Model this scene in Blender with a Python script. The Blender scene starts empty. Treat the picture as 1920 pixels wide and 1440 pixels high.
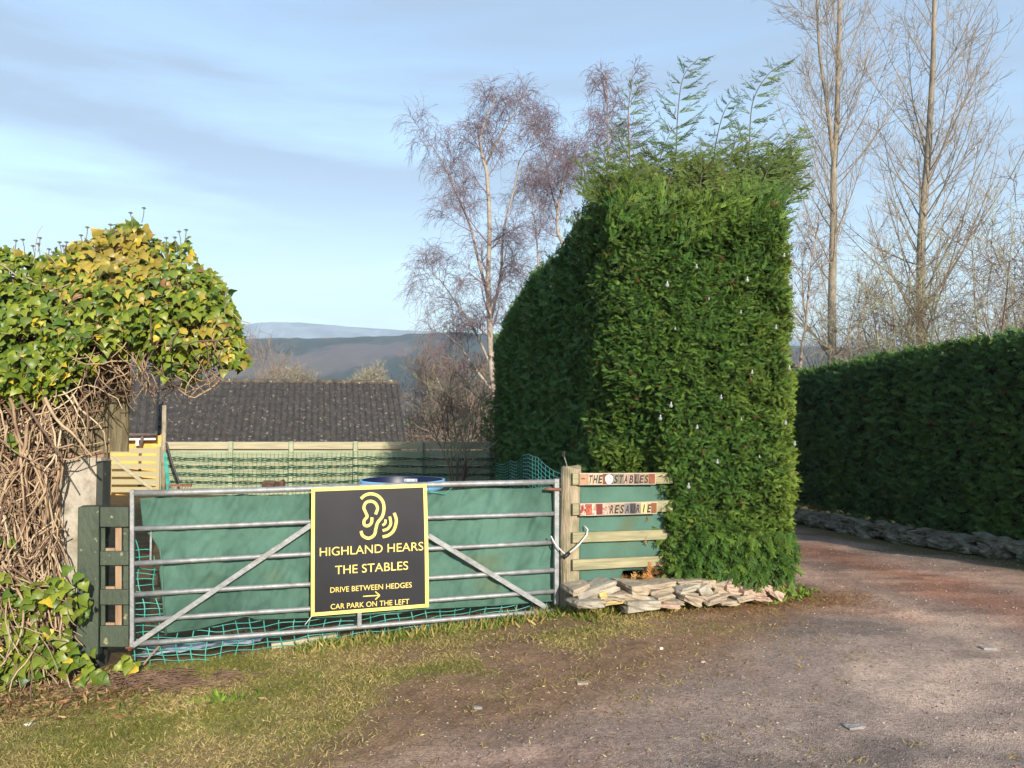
import bpy, bmesh, math, random
import numpy as np
from mathutils import Vector, Matrix, Euler
R = math.radians
random.seed(7); rng = np.random.default_rng(11)
SC = bpy.context.scene

# ---------------------------------------------------------------- camera
EYE = np.array([0.0, 0.0, 1.7]); FPX = 1450.0; PITCH = math.atan(57/1450)
cam_d = bpy.data.cameras.new('camera'); cam = bpy.data.objects.new('camera', cam_d)
SC.collection.objects.link(cam); SC.camera = cam
cam.location = EYE; cam.rotation_euler = (R(90)+PITCH, 0, 0)
cam_d.sensor_width = 36; cam_d.lens = FPX/1920*36; cam_d.clip_start = 0.05; cam_d.clip_end = 20000
# ---------------------------------------------------------------- light
SUN_EL = R(19.5); SUN_DX = 0.41          # light travels towards -x*0.38, +y
ldir = np.array([-SUN_DX, 1.0, 0]); ldir /= np.linalg.norm(ldir)
ldir = np.array([ldir[0]*math.cos(SUN_EL), ldir[1]*math.cos(SUN_EL), -math.sin(SUN_EL)])
sd = bpy.data.lights.new('sun', 'SUN'); sd.energy = 4.6; sd.angle = R(0.5); sd.color = (1.0, 0.90, 0.76)
so = bpy.data.objects.new('sun', sd); SC.collection.objects.link(so)
so.rotation_euler = Vector(ldir).to_track_quat('-Z', 'Y').to_euler(); so.location = (5, -20, 12)
W = bpy.data.worlds.new('World'); SC.world = W; W.use_nodes = True
nt = W.node_tree; nt.nodes.clear()
N = nt.nodes.new; L = nt.links.new
sky = N('ShaderNodeTexSky'); sky.sky_type = 'NISHITA'; sky.sun_disc = False
sky.sun_elevation = SUN_EL; sky.sun_rotation = math.atan2(-ldir[0], -ldir[1])
sky.dust_density = 0.6; sky.ozone_density = 1.0; sky.air_density = 1.0
bg = N('ShaderNodeBackground'); bg.inputs[1].default_value = 0.122; L(sky.outputs[0], bg.inputs[0])
# thin high cloud, laid out over the sky dome
tc = N('ShaderNodeTexCoord'); mp = N('ShaderNodeMapping'); mp.inputs['Scale'].default_value = (1.2, 1.2, 10)
mp.inputs['Rotation'].default_value = (R(0), R(-5), R(20)); mp.inputs['Location'].default_value = (0.3, 0.0, 0.35)
n1 = N('ShaderNodeTexNoise'); n1.inputs['Scale'].default_value = 1.6; n1.inputs['Detail'].default_value = 9; n1.inputs['Roughness'].default_value = 0.58
n1.inputs['Distortion'].default_value = 0.35
rp = N('ShaderNodeValToRGB'); rp.color_ramp.elements[0].position = 0.36; rp.color_ramp.elements[1].position = 0.58
rp.color_ramp.elements[0].color = (0, 0, 0, 1); rp.color_ramp.elements[1].color = (0.85, 0.85, 0.85, 1)
cl = N('ShaderNodeBackground'); cl.inputs[0].default_value = (0.345, 0.475, 0.685, 1); cl.inputs[1].default_value = 0.50
mx = N('ShaderNodeMixShader'); ow = N('ShaderNodeOutputWorld')
L(tc.outputs['Generated'], mp.inputs[0]); L(mp.outputs[0], n1.inputs[0]); L(n1.outputs['Fac'], rp.inputs[0])
sx_ = N('ShaderNodeSeparateXYZ'); L(tc.outputs['Generated'], sx_.inputs[0])
bm_ = N('ShaderNodeMapRange'); bm_.interpolation_type = 'SMOOTHSTEP'; bm_.inputs[1].default_value = 0.17; bm_.inputs[2].default_value = 0.33; bm_.inputs[3].default_value = 0.28; bm_.inputs[4].default_value = 1.0
L(sx_.outputs[2], bm_.inputs[0]); mm_ = N('ShaderNodeMath'); mm_.operation = 'MULTIPLY'; L(rp.outputs[0], mm_.inputs[0]); L(bm_.outputs[0], mm_.inputs[1]); L(mm_.outputs[0], mx.inputs[0]); L(bg.outputs[0], mx.inputs[1]); L(cl.outputs[0], mx.inputs[2]); L(mx.outputs[0], ow.inputs[0])
SC.view_settings.view_transform = 'Standard'; SC.view_settings.look = 'None'; SC.view_settings.gamma = 1
SC.view_settings.exposure = 1.22
SC.render.engine = 'CYCLES'
cy = SC.cycles; cy.max_bounces = 6; cy.diffuse_bounces = 3; cy.glossy_bounces = 2; cy.transmission_bounces = 4
cy.transparent_max_bounces = 8; cy.volume_bounces = 0; cy.use_denoising = True; cy.caustics_reflective = False; cy.caustics_refractive = False

# ---------------------------------------------------------------- helpers
cp, sp_ = math.cos(PITCH), math.sin(PITCH)
def ray(px, py):
    a = (px-960)/FPX; b = -(py-720)/FPX
    return np.array([a, cp - b*sp_, sp_ + b*cp])
def at(px, py, Y):
    d = ray(px, py); return EYE + d*(Y/d[1])
G0 = at(247, 1000, 5.53); G1 = at(1045, 1000, 6.39)
GU = np.array([G1[0]-G0[0], G1[1]-G0[1], 0]); GL = np.linalg.norm(GU); GU /= GL
GN = np.array([GU[1], -GU[0], 0])       # towards the camera
def gp(px, py, off=0.0):                # a picture position on the vertical plane of the gate, off metres towards the camera
    d = ray(px, py); o = np.array([G0[0], G0[1], 0]) + GN*off
    t = np.dot(o-EYE, GN)/np.dot(d, GN); return EYE + d*t
def S(r, g, b, k=1.0):
    f = lambda c: ((c/255+0.055)/1.055)**2.4 if c > 10 else c/255/12.92
    return (f(r)*k, f(g)*k, f(b)*k)
def tag(o, label=None, cat=None, group=None, kind=None):
    if label: o['label'] = label
    if cat: o['category'] = cat
    if group: o['group'] = group
    if kind: o['kind'] = kind
    return o
def empty(name, loc=(0, 0, 0), label=None, cat=None, group=None):
    o = bpy.data.objects.new(name, None); SC.collection.objects.link(o); o.location = loc; o.empty_display_size = 0.1
    bpy.context.view_layer.update()
    return tag(o, label, cat, group)
def link(name, me, m, parent=None):
    o = bpy.data.objects.new(name, me); SC.collection.objects.link(o)
    if m is not None: me.materials.append(m)
    if parent is not None:
        o.parent = parent
        # meshes are written in world coordinates: undo every ancestor's offset
        off = Vector((0, 0, 0)); p = parent
        while p is not None: off += p.location; p = p.parent
        o.location = -off
    return o
def smooth(me):
    me.polygons.foreach_set('use_smooth', [True]*len(me.polygons))
class MB:
    def __init__(s): s.v = []; s.f = []
    def add(s, vs, fs):
        b = len(s.v); s.v += [tuple(map(float, v)) for v in vs]; s.f += [tuple(i+b for i in f) for f in fs]
    def box(s, c, size, rot=None, ax=None):
        c = np.array(c, float); h = np.array(size, float)/2
        M = np.eye(3)
        if rot is not None: M = np.array(Euler(rot).to_matrix())
        if ax is not None: M = np.array(ax, float).T
        vs = [c + M @ (h*np.array(k)) for k in [(-1,-1,-1),(1,-1,-1),(1,1,-1),(-1,1,-1),(-1,-1,1),(1,-1,1),(1,1,1),(-1,1,1)]]
        s.add(vs, [(0,3,2,1),(4,5,6,7),(0,1,5,4),(1,2,6,5),(2,3,7,6),(3,0,4,7)])
    def slab(s, front, n, thick):       # polygon (list of 3-D points seen from the front), thickened away along -n
        k = len(front); n = np.array(n); vs = list(front) + [np.array(p)-n*thick for p in front]
        fs = [tuple(range(k)), tuple(range(2*k-1, k-1, -1))] + [(i, i+k, (i+1) % k + k, (i+1) % k) for i in range(k)]
        s.add(vs, fs)
    def tube(s, pts, r, n=8, cap=True):
        pts = [np.array(p, float) for p in pts]; K = len(pts)
        rs = r if hasattr(r, '__len__') else [r]*K
        b = len(s.v); up = None
        for i, p in enumerate(pts):
            t = pts[min(i+1, K-1)] - pts[max(i-1, 0)]; t = t/(np.linalg.norm(t)+1e-9)
            if up is None: up = np.array([0, 0, 1.0]) if abs(t[2]) < 0.9 else np.array([1.0, 0, 0])
            a = np.cross(t, up); a /= np.linalg.norm(a)+1e-9; c = np.cross(a, t); up = c
            for j in range(n):
                th = 2*math.pi*j/n; q = p + rs[i]*(math.cos(th)*a + math.sin(th)*c); s.v.append(tuple(map(float, q)))
        for i in range(K-1):
            for j in range(n):
                s.f.append((b+i*n+j, b+i*n+(j+1) % n, b+(i+1)*n+(j+1) % n, b+(i+1)*n+j))
        if cap:
            s.f.append(tuple(b+j for j in range(n-1, -1, -1))); s.f.append(tuple(b+(K-1)*n+j for j in range(n)))
    def build(s, name, m, parent=None, sm=False, bevel=0):
        me = bpy.data.meshes.new(name); me.from_pydata(s.v, [], s.f); me.update()
        bm = bmesh.new(); bm.from_mesh(me); bmesh.ops.recalc_face_normals(bm, faces=bm.faces); bm.to_mesh(me); bm.free()
        if sm: smooth(me)
        o = link(name, me, m, parent)
        if bevel:
            b = o.modifiers.new('bevel', 'BEVEL'); b.width = bevel; b.segments = 2; b.limit_method = 'ANGLE'
        return o
def np_mesh(name, V, F, m, parent=None, col=None, sm=False):
    V = np.ascontiguousarray(V, np.float32).reshape(-1, 3); F = np.ascontiguousarray(F, np.int32); k = F.shape[1]
    me = bpy.data.meshes.new(name); me.vertices.add(len(V)); me.vertices.foreach_set('co', V.ravel())
    me.loops.add(F.size); me.loops.foreach_set('vertex_index', F.ravel())
    me.polygons.add(len(F)); me.polygons.foreach_set('loop_start', np.arange(0, F.size, k, dtype=np.int32))
    try: me.polygons.foreach_set('loop_total', np.full(len(F), k, np.int32))
    except Exception: pass
    me.update(calc_edges=True); me.validate()
    if col is not None:
        a = me.attributes.new('tint', 'FLOAT_COLOR', 'POINT')
        c4 = np.ones((len(V), 4), np.float32); c4[:, :3] = np.asarray(col).reshape(-1, 3); a.data.foreach_set('color', c4.ravel())
    if sm: smooth(me)
    return link(name, me, m, parent)
def nrm(a): return a/(np.linalg.norm(a, axis=-1, keepdims=True)+1e-9)
def scatter(name, tv, tf, pos, axis, up, scale, col, m, parent=None):
    axis = nrm(axis); side = nrm(np.cross(axis, up)); nn = np.cross(side, axis)
    tv = np.array(tv, float); tf = np.array(tf); n = len(pos); k = len(tv)
    sc = np.asarray(scale).reshape(n, 1, 1)
    V = pos[:, None, :] + sc*(tv[None, :, 0:1]*side[:, None] + tv[None, :, 1:2]*axis[:, None] + tv[None, :, 2:3]*nn[:, None])
    F = (tf[None] + (np.arange(n)*k)[:, None, None]).reshape(-1, tf.shape[1])
    C = np.repeat(col[:, None, :], k, 1)
    return np_mesh(name, V, F, m, parent, C)
def batch_tubes(P, Rr, n=3):            # (N,K,3),(N,K) -> verts, faces
    Nn, K, _ = P.shape
    T = np.empty_like(P); T[:, 1:-1] = P[:, 2:]-P[:, :-2]; T[:, 0] = P[:, 1]-P[:, 0]; T[:, -1] = P[:, -1]-P[:, -2]; T = nrm(T)
    ref = np.where(np.abs(T[:, :1, 2:3]) < 0.8, np.array([0, 0, 1.0]), np.array([1.0, 0, 0]))
    A = nrm(np.cross(T, ref)); B = np.cross(A, T)
    th = 2*np.pi*np.arange(n)/n
    V = P[:, :, None] + Rr[:, :, None, None]*(np.cos(th)[:, None]*A[:, :, None] + np.sin(th)[:, None]*B[:, :, None])
    base = (np.arange(Nn)*K*n)[:, None, None] + (np.arange(K-1)*n)[None, :, None] + np.arange(n)[None, None]
    nx = base - np.arange(n) + (np.arange(n)+1) % n
    F = np.stack([base, nx, nx+n, base+n], -1).reshape(-1, 4)
    return V.reshape(-1, 3), F
def hashn(ix, iy, iz):
    h = (ix.astype(np.int64)*374761393 + iy.astype(np.int64)*668265263 + iz.astype(np.int64)*2147483647) & 0x7fffffff
    h = ((h ^ (h >> 13))*1274126177) & 0x7fffffff
    return (h ^ (h >> 16))/0x7fffffff % 1.0
def noise(x, y, z=None):
    x = np.asarray(x, float); y = np.asarray(y, float); z = np.zeros_like(x) if z is None else np.asarray(z, float)
    ix, iy, iz = np.floor(x), np.floor(y), np.floor(z); fx, fy, fz = x-ix, y-iy, z-iz
    fx, fy, fz = [f*f*(3-2*f) for f in (fx, fy, fz)]; r = 0
    for dx in (0, 1):
        for dy in (0, 1):
            for dz in (0, 1):
                r = r + hashn(ix+dx, iy+dy, iz+dz)*(fx if dx else 1-fx)*(fy if dy else 1-fy)*(fz if dz else 1-fz)
    return r
def fbm(x, y, z=None, o=4):
    x = np.asarray(x, float); y = np.asarray(y, float); z = np.zeros_like(x) if z is None else z
    r = 0; a = 0.5; t = 0
    for i in range(o): r = r + a*noise(x*2**i+i*7.3, y*2**i+i*3.1, z*2**i); t += a; a *= 0.5
    return r/t
def sstep(a, b, x):
    t = np.clip((x-a)/(b-a), 0, 1); return t*t*(3-2*t)

# ---------------------------------------------------------------- materials
def newmat(name):
    m = bpy.data.materials.new(name); m.use_nodes = True; nt = m.node_tree
    return m, nt, nt.nodes['Principled BSDF']
def mat(name, c, rough=0.7, c2=None, scale=8.0, detail=6, stretch=(1, 1, 1), bump=0.0, bscale=None, metal=0.0, c3=None, s3=40, f3=(0.6, 0.7), spec=0.4, coat=0, mix=(0.35, 0.65), trans=0.0):
    m, nt, b = newmat(name); n = nt.nodes.new; l = nt.links.new
    b.inputs['Base Color'].default_value = (*c, 1); b.inputs['Roughness'].default_value = rough; b.inputs['Metallic'].default_value = metal
    b.inputs['Specular IOR Level'].default_value = spec
    if coat: b.inputs['Coat Weight'].default_value = coat
    if trans: b.inputs['Transmission Weight'].default_value = trans
    tcn = n('ShaderNodeTexCoord'); mpn = n('ShaderNodeMapping'); mpn.inputs['Scale'].default_value = stretch; l(tcn.outputs['Object'], mpn.inputs[0])
    if c2 is not None:
        nz = n('ShaderNodeTexNoise'); nz.inputs['Scale'].default_value = scale; nz.inputs['Detail'].default_value = detail; nz.inputs['Roughness'].default_value = 0.62
        rr = n('ShaderNodeValToRGB'); rr.color_ramp.elements[0].position = mix[0]; rr.color_ramp.elements[1].position = mix[1]
        rr.color_ramp.elements[0].color = (*c, 1); rr.color_ramp.elements[1].color = (*c2, 1)
        l(mpn.outputs[0], nz.inputs[0]); l(nz.outputs['Fac'], rr.inputs[0]); out = rr.outputs[0]
        if c3 is not None:
            n3 = n('ShaderNodeTexNoise'); n3.inputs['Scale'].default_value = s3; n3.inputs['Detail'].default_value = 4
            r3 = n('ShaderNodeValToRGB'); r3.color_ramp.elements[0].position = f3[0]; r3.color_ramp.elements[1].position = f3[1]
            mm = n('ShaderNodeMix'); mm.data_type = 'RGBA'; mm.inputs[7].default_value = (*c3, 1)
            l(tcn.outputs['Object'], n3.inputs[0]); l(n3.outputs['Fac'], r3.inputs[0]); l(r3.outputs[0], mm.inputs[0]); l(out, mm.inputs[6]); out = mm.outputs[2]
        l(out, b.inputs['Base Color'])
    if bump:
        nb = n('ShaderNodeTexNoise'); nb.inputs['Scale'].default_value = bscale or scale*2; nb.inputs['Detail'].default_value = 5
        bb = n('ShaderNodeBump'); bb.inputs['Strength'].default_value = bump; bb.inputs['Distance'].default_value = 0.02
        l(mpn.outputs[0], nb.inputs[0]); l(nb.outputs['Fac'], bb.inputs['Height']); l(bb.outputs[0], b.inputs['Normal'])
    return m
def leafmat(name, rough=0.5, transl=0.25, spec=0.4, var=0.25, vscale=30):
    m, nt, b = newmat(name); n = nt.nodes.new; l = nt.links.new
    a = n('ShaderNodeAttribute'); a.attribute_name = 'tint'
    nz = n('ShaderNodeTexNoise'); nz.inputs['Scale'].default_value = vscale; tcn = n('ShaderNodeTexCoord'); l(tcn.outputs['Object'], nz.inputs[0])
    mr = n('ShaderNodeMapRange'); mr.inputs[3].default_value = 1-var; mr.inputs[4].default_value = 1+var; l(nz.outputs['Fac'], mr.inputs[0])
    mu = n('ShaderNodeVectorMath'); mu.operation = 'SCALE'; l(a.outputs['Color'], mu.inputs[0]); l(mr.outputs[0], mu.inputs['Scale'])
    l(mu.outputs[0], b.inputs['Base Color']); b.inputs['Roughness'].default_value = rough; b.inputs['Specular IOR Level'].default_value = spec
    if transl:
        t = n('ShaderNodeBsdfTranslucent'); x = n('ShaderNodeMixShader'); x.inputs[0].default_value = transl; l(mu.outputs[0], t.inputs[0])
        o = nt.nodes['Material Output']; l(b.outputs[0], x.inputs[1]); l(t.outputs[0], x.inputs[2]); l(x.outputs[0], o.inputs[0])
    return m
M = {}
M['galv'] = mat('galvanised_steel', (0.22, 0.235, 0.24), 0.55, (0.34, 0.35, 0.35), 14, metal=0.4, c3=(0.19, 0.18, 0.165), s3=9, f3=(0.55, 0.75), bump=0.15, bscale=60)
M['fabric'] = mat('green_windbreak', (0.038, 0.092, 0.068), 0.85, (0.080, 0.175, 0.135), 1.6, c3=(0.10, 0.105, 0.04), s3=1.6, f3=(0.64, 0.84), bump=1.0, bscale=5, stretch=(1, 1, .6))
M['net'] = mat('teal_plastic', (0.02, 0.24, 0.19), 0.35, (0.10, 0.42, 0.36), 6)
M['netdark'] = mat('dark_green_cord', (0.012, 0.07, 0.045), 0.6)
M['netpale'] = mat('pale_green_net', (0.17, 0.30, 0.16), 0.6)
M['sign'] = mat('sign_black', (0.011, 0.012, 0.016), 0.38, (0.017, 0.018, 0.024), 3)
M['yellow'] = mat('sign_yellow', (0.80, 0.60, 0.13), 0.5, (0.86, 0.68, 0.20), 4)
M['gpaint'] = mat('dark_green_paint', (0.036, 0.052, 0.034), 0.6, (0.055, 0.075, 0.048), 7, c3=(0.26, 0.24, 0.13), s3=16, f3=(0.66, 0.72), bump=0.35, bscale=40, stretch=(1, 1, .4))
M['darkpost'] = mat('old_dark_paint', (0.03, 0.036, 0.03), 0.8, (0.055, 0.06, 0.05), 8, c3=(.2, .19, .14), s3=14, f3=(.64, .7))
M['wood'] = mat('weathered_softwood', (0.26, 0.21, 0.14), 0.85, (0.46, 0.38, 0.26), 5, stretch=(7, 7, 0.7), bump=0.8, bscale=14, c3=(0.17, 0.17, 0.09), s3=7, f3=(0.50, 0.72))
M['woodh'] = mat('weathered_rail', (0.22, 0.205, 0.12), 0.85, (0.38, 0.345, 0.20), 4, stretch=(0.7, 1, 10), bump=0.4, bscale=12, c3=(0.15, 0.16, 0.07), s3=4, f3=(0.55, 0.8))
M['woodraw'] = mat('brown_raw_wood', (0.25, 0.15, 0.09), 0.85, (0.36, 0.25, 0.16), 6, stretch=(4, 4, .6))
M['boards'] = mat('treated_boards', (0.28, 0.315, 0.20), 0.8, (0.41, 0.435, 0.30), 3, stretch=(0.6, 1, 8), c3=(0.24, 0.25, 0.13), s3=3, f3=(0.55, .8))
M['boardtop'] = mat('capping_board', (0.34, 0.31, 0.20), 0.8, (0.47, 0.42, 0.28), 3, stretch=(0.6, 1, 8))
M['pallet'] = mat('gate_slats', (0.42, 0.33, 0.16), 0.8, (0.36, 0.34, 0.22), 3, stretch=(0.6, 1, 8))
M['orange'] = mat('orange_timber', (0.72, 0.36, 0.07), 0.7, (0.85, 0.46, 0.11), 3, stretch=(1, 1, 4))
M['white'] = mat('white_paint', (0.75, 0.74, 0.70), 0.6, (0.62, 0.60, 0.55), 5)
M['tiles'] = mat('concrete_tiles', (0.036, 0.033, 0.031), 0.9, (0.072, 0.066, 0.060), 7, c3=(0.26, 0.24, 0.20), s3=11, f3=(0.62, 0.70), bump=0.6, bscale=30)
M['tiles2'] = mat('ridge_mortar', (0.06, 0.05, 0.04), 0.9, (0.13, 0.11, 0.085), 9, c3=(0.35, 0.32, 0.25), s3=8, f3=(0.62, 0.68))
M['gutter'] = mat('brown_gutter', (0.10, 0.075, 0.07), 0.5, (0.16, 0.13, 0.12), 5)
M['black'] = mat('black_plastic', (0.015, 0.015, 0.015), 0.5)
M['concrete'] = mat('rendered_concrete', (0.34, 0.30, 0.24), 0.9, (0.50, 0.46, 0.39), 5, c3=(0.18, 0.155, 0.11), s3=6, f3=(0.50, 0.68), bump=0.5, bscale=25)
M['oldboard'] = mat('old_boards', (0.10, 0.08, 0.045), 0.9, (0.20, 0.17, 0.10), 6, stretch=(5, 5, 0.7), bump=0.6, bscale=12)
M['blue'] = mat('blue_plastic', (0.16, 0.42, 0.78), 0.45, (0.20, 0.48, 0.80), 4)
M['navy'] = mat('dark_blue_inside', (0.01, 0.015, 0.05), 0.4)
M['rust'] = mat('rusty_steel', (0.16, 0.065, 0.035), 0.8, (0.24, 0.12, 0.07), 30)
M['clod'] = mat('brown_clod', (0.07, 0.045, 0.03), .95, (0.15, 0.09, 0.06), 14, bump=.9)
M['stone'] = mat('sandstone', (0.30, 0.24, 0.17), 0.9, (0.44, 0.36, 0.26), 7, bump=0.7, bscale=25, c3=(0.30, 0.27, 0.22), s3=9, f3=(0.55, 0.75))
M['stonepink'] = mat('pink_stone', (0.40, 0.285, 0.215), 0.9, (0.50, 0.375, 0.29), 7, bump=0.7, bscale=25)
M['stonegrey'] = mat('grey_stone', (0.31, 0.275, 0.215), 0.9, (0.43, 0.39, 0.31), 7, bump=0.7, bscale=25, c3=(0.17, 0.15, 0.12), s3=6, f3=(.5, .7))
M['stonelight'] = mat('pale_grey_stone', (0.26, 0.235, 0.215), 0.9, (0.36, 0.335, 0.31), 20, bump=0.5, bscale=60)
M['stoneyel'] = mat('ochre_stone', (0.58, 0.40, 0.13), 0.9, (0.52, 0.42, 0.25), 7, bump=0.7, bscale=25)
M['mossstone'] = mat('mossy_stone', (0.13, 0.125, 0.095), 0.9, (0.27, 0.26, 0.20), 5, bump=0.8, bscale=20, c3=(0.06, 0.08, 0.03), s3=6, f3=(.5, .7))
M['bark'] = mat('grey_brown_bark', (0.235, 0.20, 0.15), 0.9, (0.34, 0.295, 0.225), 8, stretch=(1, 1, .4), bump=0.5)
M['birch'] = mat('birch_bark', (0.28, 0.225, 0.175), 0.8, (0.40, 0.34, 0.28), 4, stretch=(1, 1, 3), c3=(0.10, 0.07, 0.06), s3=6, f3=(.58, .66))
M['birchtwig'] = mat('purple_twigs', (0.175, 0.125, 0.14), 0.8, (0.25, 0.185, 0.20), 3)
M['poptwig'] = mat('poplar_twigs', (0.28, 0.23, 0.17), 0.8, (0.38, 0.31, 0.23), 2)
M['stemgreen'] = mat('green_brown_stem', (0.07, 0.065, 0.03), 0.8, (0.12, 0.10, 0.05), 6)
M['lichen'] = mat('lichen_twigs', (0.28, 0.25, 0.15), 0.9, (0.42, 0.42, 0.28), 3, c3=(0.16, 0.10, 0.07), s3=2, f3=(.45, .6))
M['brush'] = mat('brown_brush', (0.20, 0.15, 0.12), 0.9, (0.32, 0.25, 0.19), 2)
M['vine'] = mat('dry_vine', (0.32, 0.215, 0.13), 0.85, (0.48, 0.36, 0.23), 5, c3=(0.15, 0.09, 0.06), s3=3, f3=(.5, .65))
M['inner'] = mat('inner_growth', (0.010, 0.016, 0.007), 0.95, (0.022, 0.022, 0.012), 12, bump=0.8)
M['innerbrown'] = mat('inner_dead_growth', (0.030, 0.018, 0.011), 0.95, (0.06, 0.036, 0.022), 14, bump=0.8)
M['leaf'] = leafmat('conifer_spray', 0.6, 0.08, 0.25, 0.5, 9)
M['ivy'] = leafmat('ivy_leaf', 0.42, 0.22, 0.45, 0.25, 30)
M['grass'] = leafmat('grass_blade', 0.7, 0.25, 0.25, 0.3, 3)
M['litter'] = leafmat('litter', 0.85, 0.1, 0.2, 0.3, 20)
M['cap'] = mat('bulb_cap', (0.55, 0.55, 0.55), 0.3, metal=0.8)
M['glass'] = mat('bulb_glass', (0.93, 0.95, 0.97), 0.05, spec=0.9, trans=0.7)
M['letter'] = mat('black_lettering', (0.012, 0.011, 0.010), 0.6)
M['sheet'] = mat('pale_plastic_sheet', (0.30, 0.34, 0.38), 0.5, (0.55, 0.60, 0.64), 12, c3=(.10, .09, .07), s3=7, f3=(.5, .6))

# ---------------------------------------------------------------- ground
def ground_z(x, y):
    x = np.asarray(x, float); y = np.asarray(y, float)
    near = np.interp(x, [-6, -2.8, -1, 0.4, 2, 8], [-0.2, -0.13, -0.02, 0.08, 0.10, 0.10])
    yard = np.interp(y, [6.5, 9, 12.5, 14.6, 15.6, 18, 40, 100, 300, 500, 700], [0, 0.03, 0.14, 0.20, 0.1, -1.2, -1.6, -2.4, -3.0, -3.0, 4.0])
    drv = np.interp(y, [9, 14, 18, 40, 100, 300, 500, 700], [0, -.2, -.3, -1.6, -2.4, -3.0, -3.0, 4.0])
    w = sstep(1.0, 3.5, x - 0.0*y)
    base = near*(1-sstep(6.6, 10, y)*0.9)
    return base*sstep(60, 20, y) + yard*(1-w) + drv*w
NX = np.unique(np.concatenate([-np.geomspace(3500, 6.2, 46), np.arange(-6.0, 9.0, 0.055), np.geomspace(9.2, 3500, 46)]))
NY = np.unique(np.concatenate([np.array([-3500, -1200, -400, -120, -40, -15, -6, -2, 0, 1.5]), np.arange(2.4, 15.0, 0.055), np.geomspace(15.1, 3500, 90)]))
GX, GY = np.meshgrid(NX, NY); GZ = ground_z(GX, GY)
nearm = (np.abs(GX) < 10) & (GY < 16)
GZ = GZ + np.where(nearm, (fbm(GX*2.2, GY*2.2)-0.5)*0.045 + (fbm(GX*11, GY*11, o=2)-0.5)*0.012, 0)
def poly_side(px_pts):                  # picture polyline -> world polyline on the ground
    o = []
    for a, b in px_pts:
        d = ray(a, b); t = -(EYE[2]-0.05)/d[2]; o.append((EYE+d*t)[:2])
    return np.array(o)
def yline(P, x):                        # y of polyline at x (sorted by x)
    i = np.argsort(P[:, 0]); return np.interp(x, P[i, 0], P[i, 1])
GB = poly_side([(60, 1500), (250, 1440), (560, 1355), (800, 1295), (960, 1235), (1100, 1175), (1300, 1150), (1480, 1130)])      # turf above this line
DB = poly_side([(520, 1500), (760, 1430), (1000, 1380), (1180, 1320), (1320, 1262), (1430, 1210), (1500, 1150)])
wob = (fbm(GX*1.7, GY*1.7, o=4)-0.5)
grassm = sstep(-0.7, 0.7, GY - yline(GB, GX) + wob*3.6)*sstep(2.5, 1.6, GX)
grassm = np.maximum(grassm, sstep(-1.5, -2.3, GX + wob*0.8))
dgx = GX + wob*1.2; dgy = GY + wob*1.3
drivem = sstep(0.45, -0.40, dgy - yline(DB, dgx))*sstep(-1.6, -0.6, dgx)
drivem = np.maximum(drivem, sstep(2.5, 2.9, GX+wob*0.5))
stl = np.array([[6.1, 5.0], [5.7, 8.6], [5.42, 9.96], [5.15, 11.1], [4.80, 13.0], [4.3, 15.5], [3.6, 17.5]])  # foot of the low stone wall
xl = np.interp(GY, stl[:, 1], stl[:, 0])
verge = sstep(-0.75, -0.25, GX - xl + wob*0.5)*(GY > 4)
hfoot = sstep(0.55, 0.05, np.hypot(np.maximum(np.abs(GX-1.95)-0.85, 0), GY-6.85)+wob*0.4)
c_g1 = np.array(S(124, 118, 60)); c_g2 = np.array(S(166, 146, 96)); c_moss = np.array(S(116, 118, 24)); c_soil = np.array(S(146, 117, 92)); c_dr = np.array(S(152, 133, 120))
c_red = np.array(S(146, 104, 84)); c_yard = np.array(S(96, 78, 50)); c_need = np.array(S(130, 96, 60))
nA = fbm(GX*3, GY*3)[..., None]; nB = fbm(GX*0.9+5, GY*0.9)[..., None]; nC = fbm(GX*14, GY*14, o=3)[..., None]
gr = c_g1*(1-nC) + c_g2*nC; mossw = sstep(0.54, 0.66, nA)*0.6; gr = gr*(1-mossw)+c_moss*mossw
soil = c_soil*(0.55+0.7*nC)*(.75+.5*fbm(GX*1.8+40, GY*2.6)[..., None])
dr = c_dr*(0.75+0.5*nC)*(0.86+.3*fbm(GX*1.3+2, GY*1.3)[..., None]); rw = sstep(0.45, 0.7, nB)*0.6
redband = np.exp(-((GX-xl+1.75+wob[...]*0.9)/0.50)**2)*sstep(4.2, 7, GY)
rw = np.maximum(rw*0.5, redband[..., None]*0.85)
track = np.exp(-((GX-xl+2.75+wob*0.5)/0.22)**2)*.9 + np.exp(-((GX-xl+1.25+wob*0.4)/0.16)**2)*.4 + sstep(.54, .68, fbm(GX*.8+3, GY*2.6, o=4))*.95 - sstep(.54, .66, fbm(GX*.9+23, GY*2.2+4, o=4))*.7
dr = dr*(1-rw) + c_red*(0.7+0.6*nC)*rw; dr = dr*(1+track[..., None]*0.42*np.array([1.05, .98, .88]))
col = soil*(1-drivem[..., None]) + dr*drivem[..., None]
gw = (grassm*(1-drivem))[..., None]
patch = sstep(0.40, 0.62, fbm(GX*2.3+9, GY*2.3)[..., None]); gw = gw*(0.15+0.75*patch)
gw = np.maximum(gw, (sstep(-0.5, -1.6, GX))[..., None]*0.92*(GY < 6.5)[..., None]*sstep(3.3, 4.4, GY + wob*1.2)[..., None])
col = col*(1-gw) + gr*gw
col = col*(1-verge[..., None]*0.85) + np.array(S(84, 84, 42))*verge[..., None]*0.85
col = col*(1-hfoot[..., None]*0.7) + c_need*(0.6+0.8*nC)*hfoot[..., None]*0.7
GYp = G0[1] + (GX-G0[0])*GU[1]/GU[0]
yardm = (sstep(0.0, 0.35, GY-GYp)*sstep(2.6, 1.6, GX)*(GY < 17))[..., None]
col = col*(1-yardm) + (c_yard*(0.5+nC)*(1-mossw*0.4))*yardm
farw = sstep(16, 22, GY)[..., None]
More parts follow.
